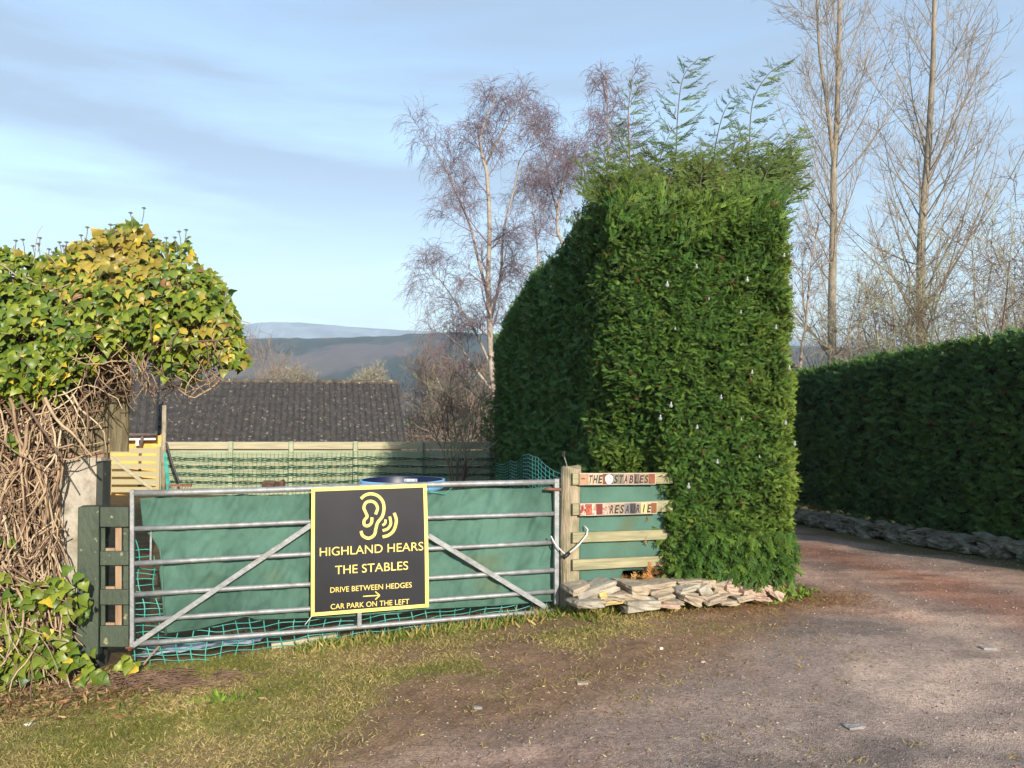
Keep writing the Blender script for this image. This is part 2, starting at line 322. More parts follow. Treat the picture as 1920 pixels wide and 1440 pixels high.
fieldn = fbm(GX*0.02, GY*0.01)[..., None]
fc = np.where(GY[..., None] > 330, np.array(S(150, 160, 90)), np.array(S(132, 108, 84)))*(0.85+0.3*fieldn)
fc = np.where((GX[..., None] > 3) & (GY[..., None] < 60), np.array(S(100, 104, 60)), fc)
col = col*(1-farw) + fc*farw
# one material for the whole sheet
m, nt_, b_ = newmat('ground_surface'); n_ = nt_.nodes.new; l_ = nt_.links.new
a_ = n_('ShaderNodeAttribute'); a_.attribute_name = 'tint'
tc_ = n_('ShaderNodeTexCoord')
nz_ = n_('ShaderNodeTexNoise'); nz_.inputs['Scale'].default_value = 42; nz_.inputs['Detail'].default_value = 8; nz_.inputs['Roughness'].default_value = 0.75; l_(tc_.outputs['Object'], nz_.inputs[0])
mr_ = n_('ShaderNodeMapRange'); mr_.inputs[1].default_value = 0.3; mr_.inputs[2].default_value = 0.7; mr_.inputs[3].default_value = 0.45; mr_.inputs[4].default_value = 1.55; l_(nz_.outputs['Fac'], mr_.inputs[0])
mu_ = n_('ShaderNodeVectorMath'); mu_.operation = 'SCALE'; l_(a_.outputs['Color'], mu_.inputs[0]); l_(mr_.outputs[0], mu_.inputs['Scale'])
vo_ = n_('ShaderNodeTexVoronoi'); vo_.inputs['Scale'].default_value = 120; l_(tc_.outputs['Object'], vo_.inputs[0])
l_(mu_.outputs[0], b_.inputs['Base Color']); b_.inputs['Roughness'].default_value = 0.95; b_.inputs['Specular IOR Level'].default_value = 0.15
ad_ = n_('ShaderNodeMath'); ad_.operation = 'ADD'; l_(nz_.outputs['Fac'], ad_.inputs[0]); l_(vo_.outputs['Distance'], ad_.inputs[1])
bu_ = n_('ShaderNodeBump'); bu_.inputs['Strength'].default_value = 0.6; bu_.inputs['Distance'].default_value = 0.009; l_(ad_.outputs[0], bu_.inputs['Height']); l_(bu_.outputs[0], b_.inputs['Normal'])
M['ground'] = m
ny, nx = GX.shape; idx = np.arange(ny*nx).reshape(ny, nx)
F = np.stack([idx[:-1, :-1], idx[:-1, 1:], idx[1:, 1:], idx[1:, :-1]], -1)
dmask = (drivem*(1-verge)*(1-hfoot))[:-1, :-1]; isd = (dmask > 0.5) & (GY[:-1, :-1] < 22) & (GY[:-1, :-1] > 1) & (GX[:-1, :-1] < 9)
V = np.stack([GX, GY, GZ], -1)
def submesh(name, sel, m):
    f = F[sel].reshape(-1, 4); u, inv = np.unique(f, return_inverse=True)
    return np_mesh(name, V.reshape(-1, 3)[u], inv.reshape(-1, 4), m, None, col.reshape(-1, 3)[u], sm=True)
tag(submesh('ground', ~isd, M['ground']), kind='structure'); tag(submesh('driveway', isd, M['ground']), kind='structure')
def gz(x, y):
    x = np.asarray(x, float); y = np.asarray(y, float)
    return ground_z(x, y) + (fbm(x*2.2, y*2.2)-0.5)*0.045 + (fbm(x*11, y*11, o=2)-0.5)*0.012
gi = lambda A, x, y: A[np.clip(np.searchsorted(NY, y), 0, ny-1), np.clip(np.searchsorted(NX, x), 0, nx-1)]

# ---------------------------------------------------------------- far hills
def hill(name, Y, prof, zb, depth, c1, c2, ns, amp, clear=None, X0=-2.0, X1=2.0):
    nxh, nyh = 520, 46
    pxs = np.linspace(960+X0*1450, 960+X1*1450, nxh); t = np.linspace(0, 1, nyh)
    PX, T = np.meshgrid(pxs, t)
    yy = np.interp(PX, prof[0], prof[1]); top = 1.7 + (777-yy)/1450*Y
    X = (PX-960)/1450*Y; Yy = Y - depth*(1-T)
    X = X*(Yy/Y)**0.5
    n = fbm(PX/ns, T*6, o=4)
    Z = zb + (top-zb)*np.sin(T*np.pi/2)**0.85*(0.93+0.07*1) + (n-0.5)*amp*np.sin(np.pi*np.clip(T, 0, 1))*3 + np.where(T == 1, (noise(PX/3.0, T)-0.5)*amp*0.25, 0)
    # back slope
    X = np.vstack([X, X[-1:]]); Yy = np.vstack([Yy, Yy[-1:]+depth]); Z = np.vstack([Z, np.full((1, nxh), zb)]); PXX = np.vstack([PX, PX[-1:]]); TT = np.vstack([T, T[-1:]])
    nn = fbm(PXX/ns*1.5+3, TT*5+2, o=5)[..., None]; n2 = noise(PXX/2.2, TT*40)[..., None]
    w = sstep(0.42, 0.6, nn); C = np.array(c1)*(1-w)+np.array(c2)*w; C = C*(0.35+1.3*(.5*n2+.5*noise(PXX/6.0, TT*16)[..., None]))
    if clear is not None:
        for (cx, ct, rx, rt, cc) in clear:
            k = sstep(1.25, 0.8, np.hypot((PXX-cx)/rx, (TT-ct)/rt) + (fbm(PXX/12, TT*30, o=3)-0.5)*0.9)[..., None]; C = C*(1-k)+np.array(cc)*k
    k = X.shape[0]; ii = np.arange(k*nxh).reshape(k, nxh)
    Fh = np.stack([ii[:-1, :-1], ii[:-1, 1:], ii[1:, 1:], ii[1:, :-1]], -1).reshape(-1, 4)
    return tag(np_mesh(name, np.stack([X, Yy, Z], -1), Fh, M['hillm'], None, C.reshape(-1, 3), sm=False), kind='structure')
M['hillm'] = leafmat('hill_woods', 0.95, 0, 0.05, 0.15, 0.05)
hill('hill', 1000, ([-2200, 300, 450, 600, 700, 760, 800, 860, 940, 1100, 1500, 1700, 4000], [655, 642, 641, 640, 638, 635, 631, 628, 632, 640, 655, 660, 640]), -3, 420,
     S(22, 38, 36), S(44, 52, 52), 30, 2.5, clear=[(590, 0.84, 30, 0.07, S(170, 125, 100)), (625, 0.78, 30, 0.05, S(165, 128, 104)), (720, 0.42, 80, 0.12, S(88, 76, 78)), (600, 0.3, 120, 0.10, S(88, 78, 74))], X0=-1.6, X1=1.6)
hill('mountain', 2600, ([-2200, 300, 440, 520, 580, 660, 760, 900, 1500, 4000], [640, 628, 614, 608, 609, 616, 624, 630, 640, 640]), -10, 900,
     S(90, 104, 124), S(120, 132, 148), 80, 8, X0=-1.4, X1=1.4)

# haze: one box of even thin air round the camera and the whole scene
hm = bpy.data.materials.new('haze_air'); hm.use_nodes = True; hn = hm.node_tree; hn.nodes.clear()
pv = hn.nodes.new('ShaderNodeVolumePrincipled'); ho = hn.nodes.new('ShaderNodeOutputMaterial')
pv.inputs['Color'].default_value = (0.68, 0.86, 1.0, 1); pv.inputs['Density'].default_value = 0.00048; pv.inputs['Anisotropy'].default_value = 0.0
hn.links.new(pv.outputs[0], ho.inputs['Volume'])
hb = MB(); hb.box((0, 0, 165), (7400, 7400, 370)); tag(hb.build('haze', hm), kind='stuff')

# ---------------------------------------------------------------- text
def text_mesh(txt, spacing=1.0, bold=0):
    cu = bpy.data.curves.new('t', 'FONT'); cu.body = txt; cu.resolution_u = 4; cu.space_character = spacing; cu.size = 1; cu.offset = bold
    o = bpy.data.objects.new('t', cu); SC.collection.objects.link(o); bpy.context.view_layer.update()
    me = bpy.data.meshes.new_from_object(o.evaluated_get(bpy.context.evaluated_depsgraph_get()))
    vs = np.array([v.co[:] for v in me.vertices]); fs = [tuple(p.vertices) for p in me.polygons]
    bpy.data.objects.remove(o); bpy.data.curves.remove(cu); bpy.data.meshes.remove(me)
    return vs, fs
def px_text(name, txt, x0, y0, x1, y1, cap, proj, m, parent, spacing=1.0, shear=0.0, bold=0):
    """text whose baseline runs (x0,y0)-(x1,y1), cap height cap (picture units), laid on a real plane by proj"""
    vs, fs = text_mesh(txt, spacing, bold); mn = vs.min(0); mxx = vs.max(0)
    u = (vs[:, 0]-mn[0])/(mxx[0]-mn[0]); capu = 0.729 if mxx[1] < 1 else 1; v = vs[:, 1]/max(mxx[1], 0.1)
    X = x0 + (x1-x0)*u + shear*v*cap; Yp = y0 + (y1-y0)*u - v*cap
    P3 = [proj(a, c, 0.0) for a, c in zip(X, Yp)]
    iv = sorted((min(vs[i, 0] for i in f), max(vs[i, 0] for i in f)) for f in fs); words = txt.split(); gp_ = []; mxr = iv[0][1]
    for a_i, b_i in iv[1:]:
        if a_i > mxr: gp_.append((a_i-mxr, (a_i+mxr)/2))
        mxr = max(mxr, b_i)
    lim = sorted(g[1] for g in sorted(gp_, reverse=True)[:len(words)-1])+[1e9]; lo = -1e9; o = None
    for hi in lim:
        b = MB(); b.add(P3, [f for f in fs if lo < vs[f[0], 0] <= hi]); lo = hi
        me = bpy.data.meshes.new(name); me.from_pydata(b.v, [], b.f); me.update()
        bm = bmesh.new(); bm.from_mesh(me); bmesh.ops.delete(bm, geom=[v for v in bm.verts if not v.link_faces], context='VERTS'); bm.to_mesh(me); bm.free()
        o = link(name, me, m, parent)
    return o

# ---------------------------------------------------------------- gate
gate = empty('field_gate', (G0[0], G0[1], 0), 'long galvanised steel field gate with six tubular rails and two braces', 'gate')
rails = [((249, 925), (1044, 903)), ((250, 991), (1042, 962)), ((250, 1056), (1042, 1016)), ((250, 1115), (1042, 1069)), ((250, 1164), (1042, 1109)), ((252, 1208), (1042, 1146))]
for i, (a, b) in enumerate(rails):
    q = MB(); pts = [gp(a[0]+(b[0]-a[0])*t, a[1]+(b[1]-a[1])*t + 0.8*math.sin(t*7+i), 0) for t in np.linspace(0, 1, 9)]
    q.tube(pts, 0.0225 if i == 0 else 0.0185, 12); q.build('rail', M['galv'], gate, sm=True)
q = MB(); q.slab([gp(243, 919, .022), gp(251, 919, .022), gp(251, 1214, .022), gp(243, 1214, .022)], GN, .045); q.build('end_bar', M['galv'], gate, bevel=.003)
q = MB(); q.slab([gp(1040, 898, .022), gp(1049, 898, .022), gp(1048, 1134, .022), gp(1040, 1134, .022)], GN, .045); q.build('end_bar', M['galv'], gate, bevel=.003)
def bar(p, q_, w, off, th, name, m, par):
    p = np.array(p, float); q_ = np.array(q_, float); d = (q_-p)/np.linalg.norm(q_-p); n = np.array([-d[1], d[0]])*w/2
    b = MB(); b.slab([gp(*(p-n), off), gp(*(q_-n), off), gp(*(q_+n), off), gp(*(p+n), off)], GN, th); return b.build(name, m, par, bevel=.002)
bar((249, 1211), (584, 984), 9.5, .034, .010, 'brace', M['galv'], gate); bar((803, 1004), (1024, 1139), 9.5, .034, .010, 'brace', M['galv'], gate)
bar((675, 917), (674, 1176), 8, .030, .008, 'upright', M['galv'], gate)
bar((283, 995), (282, 1052), 4, -.03, .01, 'upright', M['galv'], gate)
q = MB(); q.tube([gp(1022, 917, .03), gp(1052, 918, .03)], .012, 8); q.build('latch', M['rust'], gate, sm=True)
q = MB(); q.tube([gp(236, 1212, -.01), gp(252, 1211, -.01)], .022, 8); q.tube([gp(243, 1220, -.01), gp(243, 1198, -.01)], .014, 8); q.build('hinge', M['rust'], gate, sm=True)

# windbreak fabric on the back of the gate
def cloth(name, xl_, xr, yt, yb, off, amp, nu, nv, m, seed=0):
    vs = []; fs = []
    for j in range(nv+1):
        for i in range(nu+1):
            s = i/nu; t = j/nv; xx = xr(t) * s + xl_(t)*(1-s); y = yt(xx)*(1-t)+yb(xx)*t
            w = (fbm(xx/55+seed, y/70)-.5)*amp + (fbm(xx/24+seed+y/70, y/110, o=3)-.5)*amp*1.1 + (fbm((xx+y)/18+seed, (y-xx)/70)-.5)*amp*.5
            vs.append(gp(xx, y, off + w))
    for j in range(nv):
        for i in range(nu): a = j*(nu+1)+i; fs.append((a, a+1, a+nu+2, a+nu+1))
    q = MB(); q.add(vs, fs); o = q.build(name, m, None, sm=True)
    s = o.modifiers.new('thick', 'SOLIDIFY'); s.thickness = .002; return o
ytop = lambda x: 925 + (x-249)/795*(-22) + 7 + 4*abs(math.sin(x/48))
ybot = lambda x: np.interp(x, [262, 312, 370, 420, 465, 480, 560, 640, 800, 900, 1040], [1192, 1188, 1181, 1168, 1156, 1163, 1160, 1158, 1143, 1138, 1128])
xleft = lambda t: np.interp(t, [0, .22, .3, .4, .55, .8, 1], [262, 268, 286, 300, 299, 306, 312])
o = cloth('windbreak_cloth', xleft, lambda t: 1038, ytop, ybot, -.055, .075, 260, 60, M['fabric'])
tag(o, 'faded green windbreak cloth tied along the back of the steel gate', 'cloth')
# pale folded left hem of the cloth
q = MB(); q.tube([gp(286, 996, -.045), gp(298, 1018, -.04), (gp(303, 1050, -.04)), gp(305, 1110, -.04), gp(311, 1190, -.04)], .008, 6); hemo = q.build('hem', M['fabric'], o, sm=True)
q = MB(); q.tube([gp(x, ybot(x)-2, -.035+.01*math.sin(x/20)) for x in np.linspace(314, 1036, 60)], .006, 5); q.build('hem', M['fabric'], o, sm=True)

# teal plastic netting below the gate
def bot_edge(x): return np.interp(x, [245, 264, 401, 511, 622, 700, 830, 960, 1045], [1256, 1256, 1252, 1239, 1222, 1209, 1190, 1165, 1146])
nq = MB(); xs = np.arange(251, 1045, 27.5)
topn = lambda x: np.interp(x, [245, 300, 320, 1045], [1030, 1030, 1120, 1085])
def netpt(x, f):    # f rows up from the bottom edge
    y = bot_edge(x)-5 - f*11.0*(1-.22*(x-250)/800) + 1.6*math.sin(x/13+f*1.3) + 1.2*math.sin(x/31+f)
    return gp(x + 4*math.sin(f*.7+x/40) - 1.1*f*(x < 330), y, -.10 + .02*math.sin(x/30+f*.5))
for x in xs:
    n = int((bot_edge(x)-topn(x))/10); nq.tube([netpt(x, f) for f in range(0, max(n, 3)+1)], .0046, 4)
for f in range(0, 21):
    run = [x for x in np.arange(246, 1046, 9.0) if bot_edge(x)-f*11*(1-.22*(x-250)/800) > topn(x)]
    if len(run) > 2: nq.tube([netpt(x, f) for x in run], .0034, 4)
tag(nq.build('plastic_netting', M['net'], sm=True), 'teal plastic square netting hanging below and behind the steel gate', 'netting')

# sign
sproj = lambda off: (lambda a, b, o_=0: gp(560+a/4.8, 880+b/4.8, off))
sign = empty('sign_board', tuple(gp(693, 1150, .05)), 'black direction sign with yellow border and ear emblem, fixed to the gate', 'sign')
cor = [(115, 168), (1152, 130), (1172, 1240), (110, 1325)]
def sbil(u, v):
    c = np.array(cor, float); return (c[0]*(1-u)+c[1]*u)*(1-v) + (c[3]*(1-u)+c[2]*u)*v
def sgrid(u0, u1, v0, v1, off, n=1):
    us = [u0, u1]; vs = np.linspace(v0, v1, n+1)
    P = [gp(560+sbil(u, v)[0]/4.8 + 0.9*math.sin(v*math.pi)*(1 if u > .5 else -.3), 880+sbil(u, v)[1]/4.8, off) for v in vs for u in us]
    return P, [(2*i, 2*i+1, 2*i+3, 2*i+2) for i in range(n)]
q = MB(); P_, F_ = sgrid(0, 1, 0, 1, .052, 8); nP = len(P_)
q.add(P_+[p-GN*.004 for p in P_], F_+[tuple(i+nP for i in reversed(f)) for f in F_] + [(0, nP, nP+1, 1), (nP-2, nP-1, 2*nP-1, 2*nP-2)] + [(2*i, 2*i+2, 2*i+2+nP, 2*i+nP) for i in range(8)] + [(2*i+1, 2*i+1+nP, 2*i+3+nP, 2*i+3) for i in range(8)])
q.build('panel', M['sign'], sign)
q = MB()
for (u0, u1, v0, v1) in [(0, 1, 0, .028), (0, 1, .972, 1), (0, .031, .028, .972), (.969, 1, .028, .972)]:
    P_, F_ = sgrid(u0, u1, v0, v1, .0535, 8 if v1-v0 > .5 else 1); q.add(P_, F_)
q.build('border', M['yellow'], sign)
sp = sproj(.0545)
px_text('lettering', 'HIGHLAND HEARS', 190, 782, 1122, 728, 76, sp, M['yellow'], sign)
px_text('lettering', 'THE STABLES', 328, 945, 985, 902, 76, sp, M['yellow'], sign)
px_text('lettering', 'DRIVE BETWEEN HEDGES', 285, 1110, 1018, 1062, 47, sp, M['yellow'], sign)
px_text('lettering', 'CAR PARK ON THE LEFT', 288, 1260, 995, 1212, 47, sp, M['yellow'], sign)
def catmull(P, n=8):
    P = [np.array(p, float) for p in P]; P = [2*P[0]-P[1]]+P+[2*P[-1]-P[-2]]; o = []
    for i in range(1, len(P)-2):
        for t in np.linspace(0, 1, n, endpoint=False):
            a, b, c, d = P[i-1:i+3]; o.append(.5*((2*b)+(-a+c)*t+(2*a-5*b+4*c-d)*t*t+(-a+3*b-3*c+d)*t**3))
    o.append(P[-2]); return o
def stroke(q, pts, w, proj):
    pts = catmull(pts) if len(pts) > 2 else [np.array(p, float) for p in pts]; Lf = []; Rt = []
    for i, p in enumerate(pts):
        t = pts[min(i+1, len(pts)-1)]-pts[max(i-1, 0)]; t = t/np.linalg.norm(t); n = np.array([-t[1], t[0]])*w/2
        Lf.append(proj(*(p+n))); Rt.append(proj(*(p-n)))
    k = len(pts); q.add(Lf+Rt, [(i, i+1, k+i+1, k+i) for i in range(k-1)])
q = MB()
stroke(q, [(560, 264), (600, 232), (655, 220), (715, 240), (757, 290), (768, 355), (752, 425), (712, 478), (696, 530), (680, 590), (630, 620), (578, 598), (560, 555)], 27, sp)
stroke(q, [(692, 405), (710, 350), (690, 305), (650, 287), (606, 300), (587, 345), (602, 385), (616, 425), (590, 460), (592, 500), (625, 508), (655, 480), (660, 432)], 26, sp)
stroke(q, [(782, 452), (778, 485), (754, 505)], 22, sp); stroke(q, [(820, 425), (829, 490), (800, 535), (756, 552)], 24, sp); stroke(q, [(860, 392), (879, 460), (858, 545), (810, 592), (756, 608)], 27, sp)
q.build('emblem', M['yellow'], sign)
q = MB(); stroke(q, [(580, 1143), (728, 1134)], 9, sp)
q2 = MB(); stroke(q2, [(690, 1100), (730, 1134)], 10, sproj(.0546)); stroke(q2, [(730, 1134), (690, 1172)], 10, sproj(.0547)); q.v and q.add(q2.v, q2.f)
q.build('arrow', M['yellow'], sign)
q = MB(); q.tube([gp(584, 1156, .055), gp(572, 1171, .06)], .003, 5); q.build('cable_tie', M['white'], sign)
q = MB(); q.tube([gp(802, 914, .05), gp(806, 922, .03), gp(835, 926, -.02), gp(850, 912, -.03)], .003, 5); q.build('cable_tie', M['net'], sign)

# ---------------------------------------------------------------- green painted stub fence, left of gate
gf = empty('painted_fence', tuple(gp(190, 1215, 0)), 'dark green painted post and short rails left of the steel gate', 'fence')
def pbox(q, x0, y0, x1, y1, off, th, dy=0):
    q.slab([gp(x0, y0, off), gp(x1, y0+dy, off), gp(x1, y1+dy, off), gp(x0, y1, off)], GN, th)
q = MB(); q.slab([gp(146, 951, .03), gp(186, 950, .03), gp(184, 1235, .03), gp(142, 1235, .03)], GN, .13); q.build('post', M['gpaint'], gf, bevel=.006)
for (a, b) in [(951, 988), (1034, 1060), (1106, 1134), (1174, 1213)]:
    q = MB(); pbox(q, 187.5, a, 241, b, .025, .03); q.build('rail', M['gpaint'], gf, bevel=.003)
for (x0, x1, mm_) in [(189, 197, 'gpaint'), (216, 228, 'woodraw'), (231, 241, 'gpaint')]:
    q = MB(); pbox(q, x0, 955, x1, 1212, -.012, .03); q.build('upright', M[mm_], gf, bevel=.003)
for b_y in (1100, 1168, 1028):
    q = MB(); pbox(q, 198, b_y, 215, b_y+6, -.012, .02); q.build('batten', M['woodraw'], gf)

# ---------------------------------------------------------------- round post and rail fence, right of gate
rf = empty('post_and_rail_fence', tuple(gp(1070, 1130, 0)), 'weathered timber fence with one thick post and four rails beside the hedge', 'fence')
ctr = gp(1070, 1000, -.10); base_z = 0.0; top_z = gp(1070, 877, -.02)[2]
q = MB(); K = 14; nn_ = 20; vs = []; fs = []
for i in range(K):
    z = base_z + (top_z-base_z)*i/(K-1)
    for j in range(nn_):
        th = 2*math.pi*j/nn_; r = .086*(1+.035*math.sin(3*th+z*4)+.03*noise(th*2, z*6)) * (1.06-.05*i/K)
        r *= min(1.0, 1/ max(abs(math.cos(th)), abs(math.sin(th)))*.93)
        vs.append((ctr[0]+r*math.cos(th)-.012*math.sin(z*3), ctr[1]+r*math.sin(th), z+ (0.012*math.sin(th*2) if i == K-1 else 0)))
for i in range(K-1):
    for j in range(nn_): fs.append((i*nn_+j, i*nn_+(j+1) % nn_, (i+1)*nn_+(j+1) % nn_, (i+1)*nn_+j))
fs.append(tuple((K-1)*nn_+j for j in range(nn_))); q.add(vs, fs); q.build('post', M['wood'], rf, sm=False)
for (xa, a0, a1, xb, b0, b1) in [(1074, 888, 909, 1262, 886, 907), (1074, 945, 966, 1262, 938, 959), (1074, 999, 1018, 1262, 993, 1011), (1074, 1050, 1070, 1262, 1042, 1060)]:
    q = MB(); q.slab([gp(xa, a0, .02), gp(xb, b0, .02), gp(xb, b1, .02), gp(xa, a1, .02)], GN, .04); q.build('rail', M['woodh'], rf, bevel=.004)
yb2 = lambda x: np.interp(x, [1085, 1162, 1168, 1250], [1100, 1092, 1070, 1066])
o = cloth('windbreak_cloth', lambda t: 1086, lambda t: 1250, lambda x: 893, yb2, -.035, .03, 26, 26, M['fabric'], seed=31)
tag(o, 'small green windbreak cloth behind the timber fence rails beside the hedge', 'cloth')
# name plates made of lettered tiles
def plate(lab, xs_, y0, y1, dy0, dy1, cells, first):
    e = empty('name_plate', tuple(gp(1087, 900, .03)), lab, 'name plate')
    X = lambda a: 1070+a/10.667; Yv = lambda b: 870+b/10.667
    x0, x1 = xs_
    lerp = lambda a, p, q: p+(q-p)*(a-x0)/(x1-x0)
    q = MB(); q.slab([gp(X(x0-6), Yv(y0-8), .034), gp(X(x1+6), Yv(dy0-8), .034), gp(X(x1+6), Yv(dy1+8), .034), gp(X(x0-6), Yv(y1+10), .034)], GN, .012); q.build('backing_board', M['platebk'], e)
    for (a, b, c, ch) in cells:
        t0, t1 = lerp(a, y0, dy0), lerp(b, y0, dy0); u0, u1 = lerp(a, y1, dy1), lerp(b, y1, dy1)
        q = MB(); q.slab([gp(X(a+3), Yv(t0+6), .040), gp(X(b-3), Yv(t1+6), .040), gp(X(b-3), Yv(u1-6), .040), gp(X(a+3), Yv(u0-6), .040)], GN, .0055)
        mt = mat('tile_glaze', tuple(k*.95 for k in c[0]), .35, c[1], 24 if len(c) < 3 else c[2], mix=(.45, .55))
        t = q.build('tile', mt, e)
        if ch:
            w = (b-a); pj = lambda p, r, o_=0: gp(X(p), Yv(r), .0412)
            yb_ = lerp((a+b)/2, y1, dy1)-26; capc = (lerp(a, y1, dy1)-lerp(a, y0, dy0))-62
            ww = 22 if ch == 'I' else 72*min(1, w/100)
            cx = (a+b)/2-8
            px_text('letter', ch, cx-ww/2, yb_, cx+ww/2, yb_-2, capc, pj, M['letter'], t, shear=.14, bold=.022)
    return e
M['platebk'] = mat('plate_frame', (0.55, 0.45, 0.38), .7, (0.42, 0.36, 0.30), 10)
pg = lambda r, g, b, r2=None, g2=None, b2=None, *k: (S(r, g, b), S(*(r2, g2, b2)) if r2 else S(r*.92, g*.92, b*.92), *k)
A = plate('narrow name plate of tiles reading THE STABLES on the top rail', (180, 1690), 190, 412, 190, 400, [
    (180, 350, pg(176, 136, 106), ''), (350, 440, pg(196, 172, 140), 'T'), (440, 545, pg(186, 168, 140), 'H'), (545, 645, pg(184, 164, 136), 'E'),
    (645, 700, pg(120, 70, 48), ''), (700, 850, pg(118, 76, 56), ''), (855, 955, pg(130, 126, 110), 'S'), (955, 1055, pg(124, 116, 100), 'T'), (1055, 1160, pg(172, 150, 132), 'A'),
    (1160, 1270, pg(166, 140, 122), 'B'), (1270, 1370, pg(112, 96, 86), 'L'), (1370, 1468, pg(158, 136, 112), 'E'), (1468, 1562, pg(150, 128, 100), 'S'), (1565, 1690, pg(132, 78, 50), '')], 0)
q = MB(); c0 = gp(1070+770/10.667, 870+305/10.667, .043); rr_ = .035
ring = [c0 + rr_*(math.cos(t)*GU*(1+.06*math.sin(3*t)) + math.sin(t)*np.array([0, 0, 1.15])) for t in np.linspace(0, 2*math.pi, 20, endpoint=False)]
q.slab(ring, GN, .004); q.build('white_disc', M['white'], A)
q = MB(); pj = lambda p, r, o_=0: gp(1070+p/10.667, 870+r/10.667, .0442); stroke(q, [(755, 245), (775, 275), (760, 290)], 12, pj); q.build('dark_mark', M['letter'], A)
q = MB(); pj = lambda p, r, o_=0: gp(1070+p/10.667, 870+r/10.667, .0415); stroke(q, [(215, 300), (250, 292), (290, 300)], 18, pj); q.build('dark_mark', M['letter'], A)
B = plate('narrow name plate of tiles reading RESAURIE on the second rail', (190, 1725), 800, 1030, 770, 985, [
    (190, 310, pg(205, 180, 160, 130, 50, 40, 60), ''), (310, 425, pg(180, 110, 80, 140, 56, 44, 70), ''), (425, 515, pg(190, 120, 96, 205, 185, 168, 50), ''), (515, 635, pg(120, 50, 44), ''),
    (635, 775, pg(196, 170, 152, 140, 104, 90, 60), ''), (778, 872, pg(176, 150, 130), 'R'), (872, 972, pg(160, 146, 122), 'E'), (972, 1080, pg(158, 142, 120), 'S'), (1080, 1190, pg(122, 116, 118), 'A'),
    (1190, 1300, pg(66, 66, 70), 'U'), (1300, 1400, pg(140, 130, 122), 'R'), (1400, 1525, pg(206, 186, 130), 'I'), (1525, 1615, pg(178, 158, 120), 'E'), (1615, 1725, pg(128, 82, 52), '')], 14)
# gate fastening: pale cable loop
q = MB(); q.tube(catmull([gp(1033, 1005, .04), gp(1040, 1018, .06), gp(1060, 1041, .09)], 5) if False else [gp(1033, 1005, .04), gp(1042, 1022, .06), gp(1060, 1040, .08)], .006, 6)
q.tube([gp(1066, 1038, .08), gp(1085, 1022, .07), gp(1100, 1003, .05), gp(1102, 993, .03), gp(1096, 986, 0)], .006, 6)
o = q.build('cable_lock', M['white'], None, sm=True); tag(o, 'pale looped cable lock holding the gate to the thick timber post', 'cable lock')
q = MB(); q.tube([gp(1056, 1047, .09), gp(1062, 1041, .085), gp(1068, 1037, .08)], [.014, .019, .014], 8); q.build('lock_body', M['black'], o, sm=True)
q = MB(); q.tube([gp(1064, 877, -.05), gp(1061, 866, -.05), gp(1057, 853, -.05)], .004, 5); wire = q.build('thin_wire', M['galv'], None); tag(wire, 'short bent metal wire sticking up from the thick gate post', 'wire')
q = MB(); q.tube([gp(1058, 846, -.05), gp(1056, 856, -.05)], .014, 8); q.build('tip', M['black'], wire)

# ---------------------------------------------------------------- concrete wall with old boards behind the ivy
wl = empty('garden_wall', (-3.6, 5.7, -.15), 'rendered concrete wall topped with old dark boards under the ivy', 'wall')
xw = at(187, 900, 5.62)[0]; zt = at(187, 858, 5.62)[2]
q = MB(); q.box(((xw-5.6)/2, 5.70, (zt-.4)/2), (xw+5.6, .14, zt+.4)); q.build('concrete_panel', M['concrete'], wl, bevel=.008)
q = MB(); q.box((xw+.008, 5.66, (zt-.35)/2), (.046, .12, zt+.3)); q.build('edge_post', M['darkpost'], wl, bevel=.003)
for i, x in enumerate(np.arange(-5.5, xw+.02, .148)):
    q = MB(); q.box((x+.07, 5.74+.008*(i % 2), zt+.42+random.uniform(-.03, .02)), (.138, .022, .80)); q.build('board', M['oldboard'], wl)
q = MB(); q.box(((xw-5.6)/2, 5.715, zt+.015), (xw+5.6, .09, .03)); q.build('capping_strip', M['woodraw'], wl)

# ---------------------------------------------------------------- dry stone edging in front of the hedge
def stone_mesh(q, c, size, ax, seed):
    r = random.Random(seed); bm = bmesh.new(); bmesh.ops.create_cube(bm, size=2); bmesh.ops.subdivide_edges(bm, edges=bm.edges, cuts=3, use_grid_fill=True)
    k = [r.uniform(-.35, .35) for _ in range(8)]; vs = []
    for v in bm.verts:
        p = np.array(v.co[:]); p = p/ (np.sum(np.abs(p)**11)**(1/11))
        p[0] += k[0]*p[2]*.6+k[1]*p[1]*.3; p[2] *= 1+k[2]*p[0]*.8; p[1] *= 1+k[3]*p[0]
        nz = float(noise(p[0]*1.7+seed, p[1]*1.7, p[2]*1.7))-.5; nz2 = float(noise(p[0]*5+seed, p[1]*5, p[2]*5))-.5
        p = p*(1+.26*nz+.08*nz2)
        vs.append(np.array(c)+ np.array(ax).T @ (p*np.array(size)/2))
    q.add(vs, [tuple(v.index for v in f.verts) for f in bm.faces]); bm.free()
se = empty('dry_stone_edging', (1.5, 6.6, .08), 'low edging of loose flat pale stones in front of the hedge', 'stone edging')
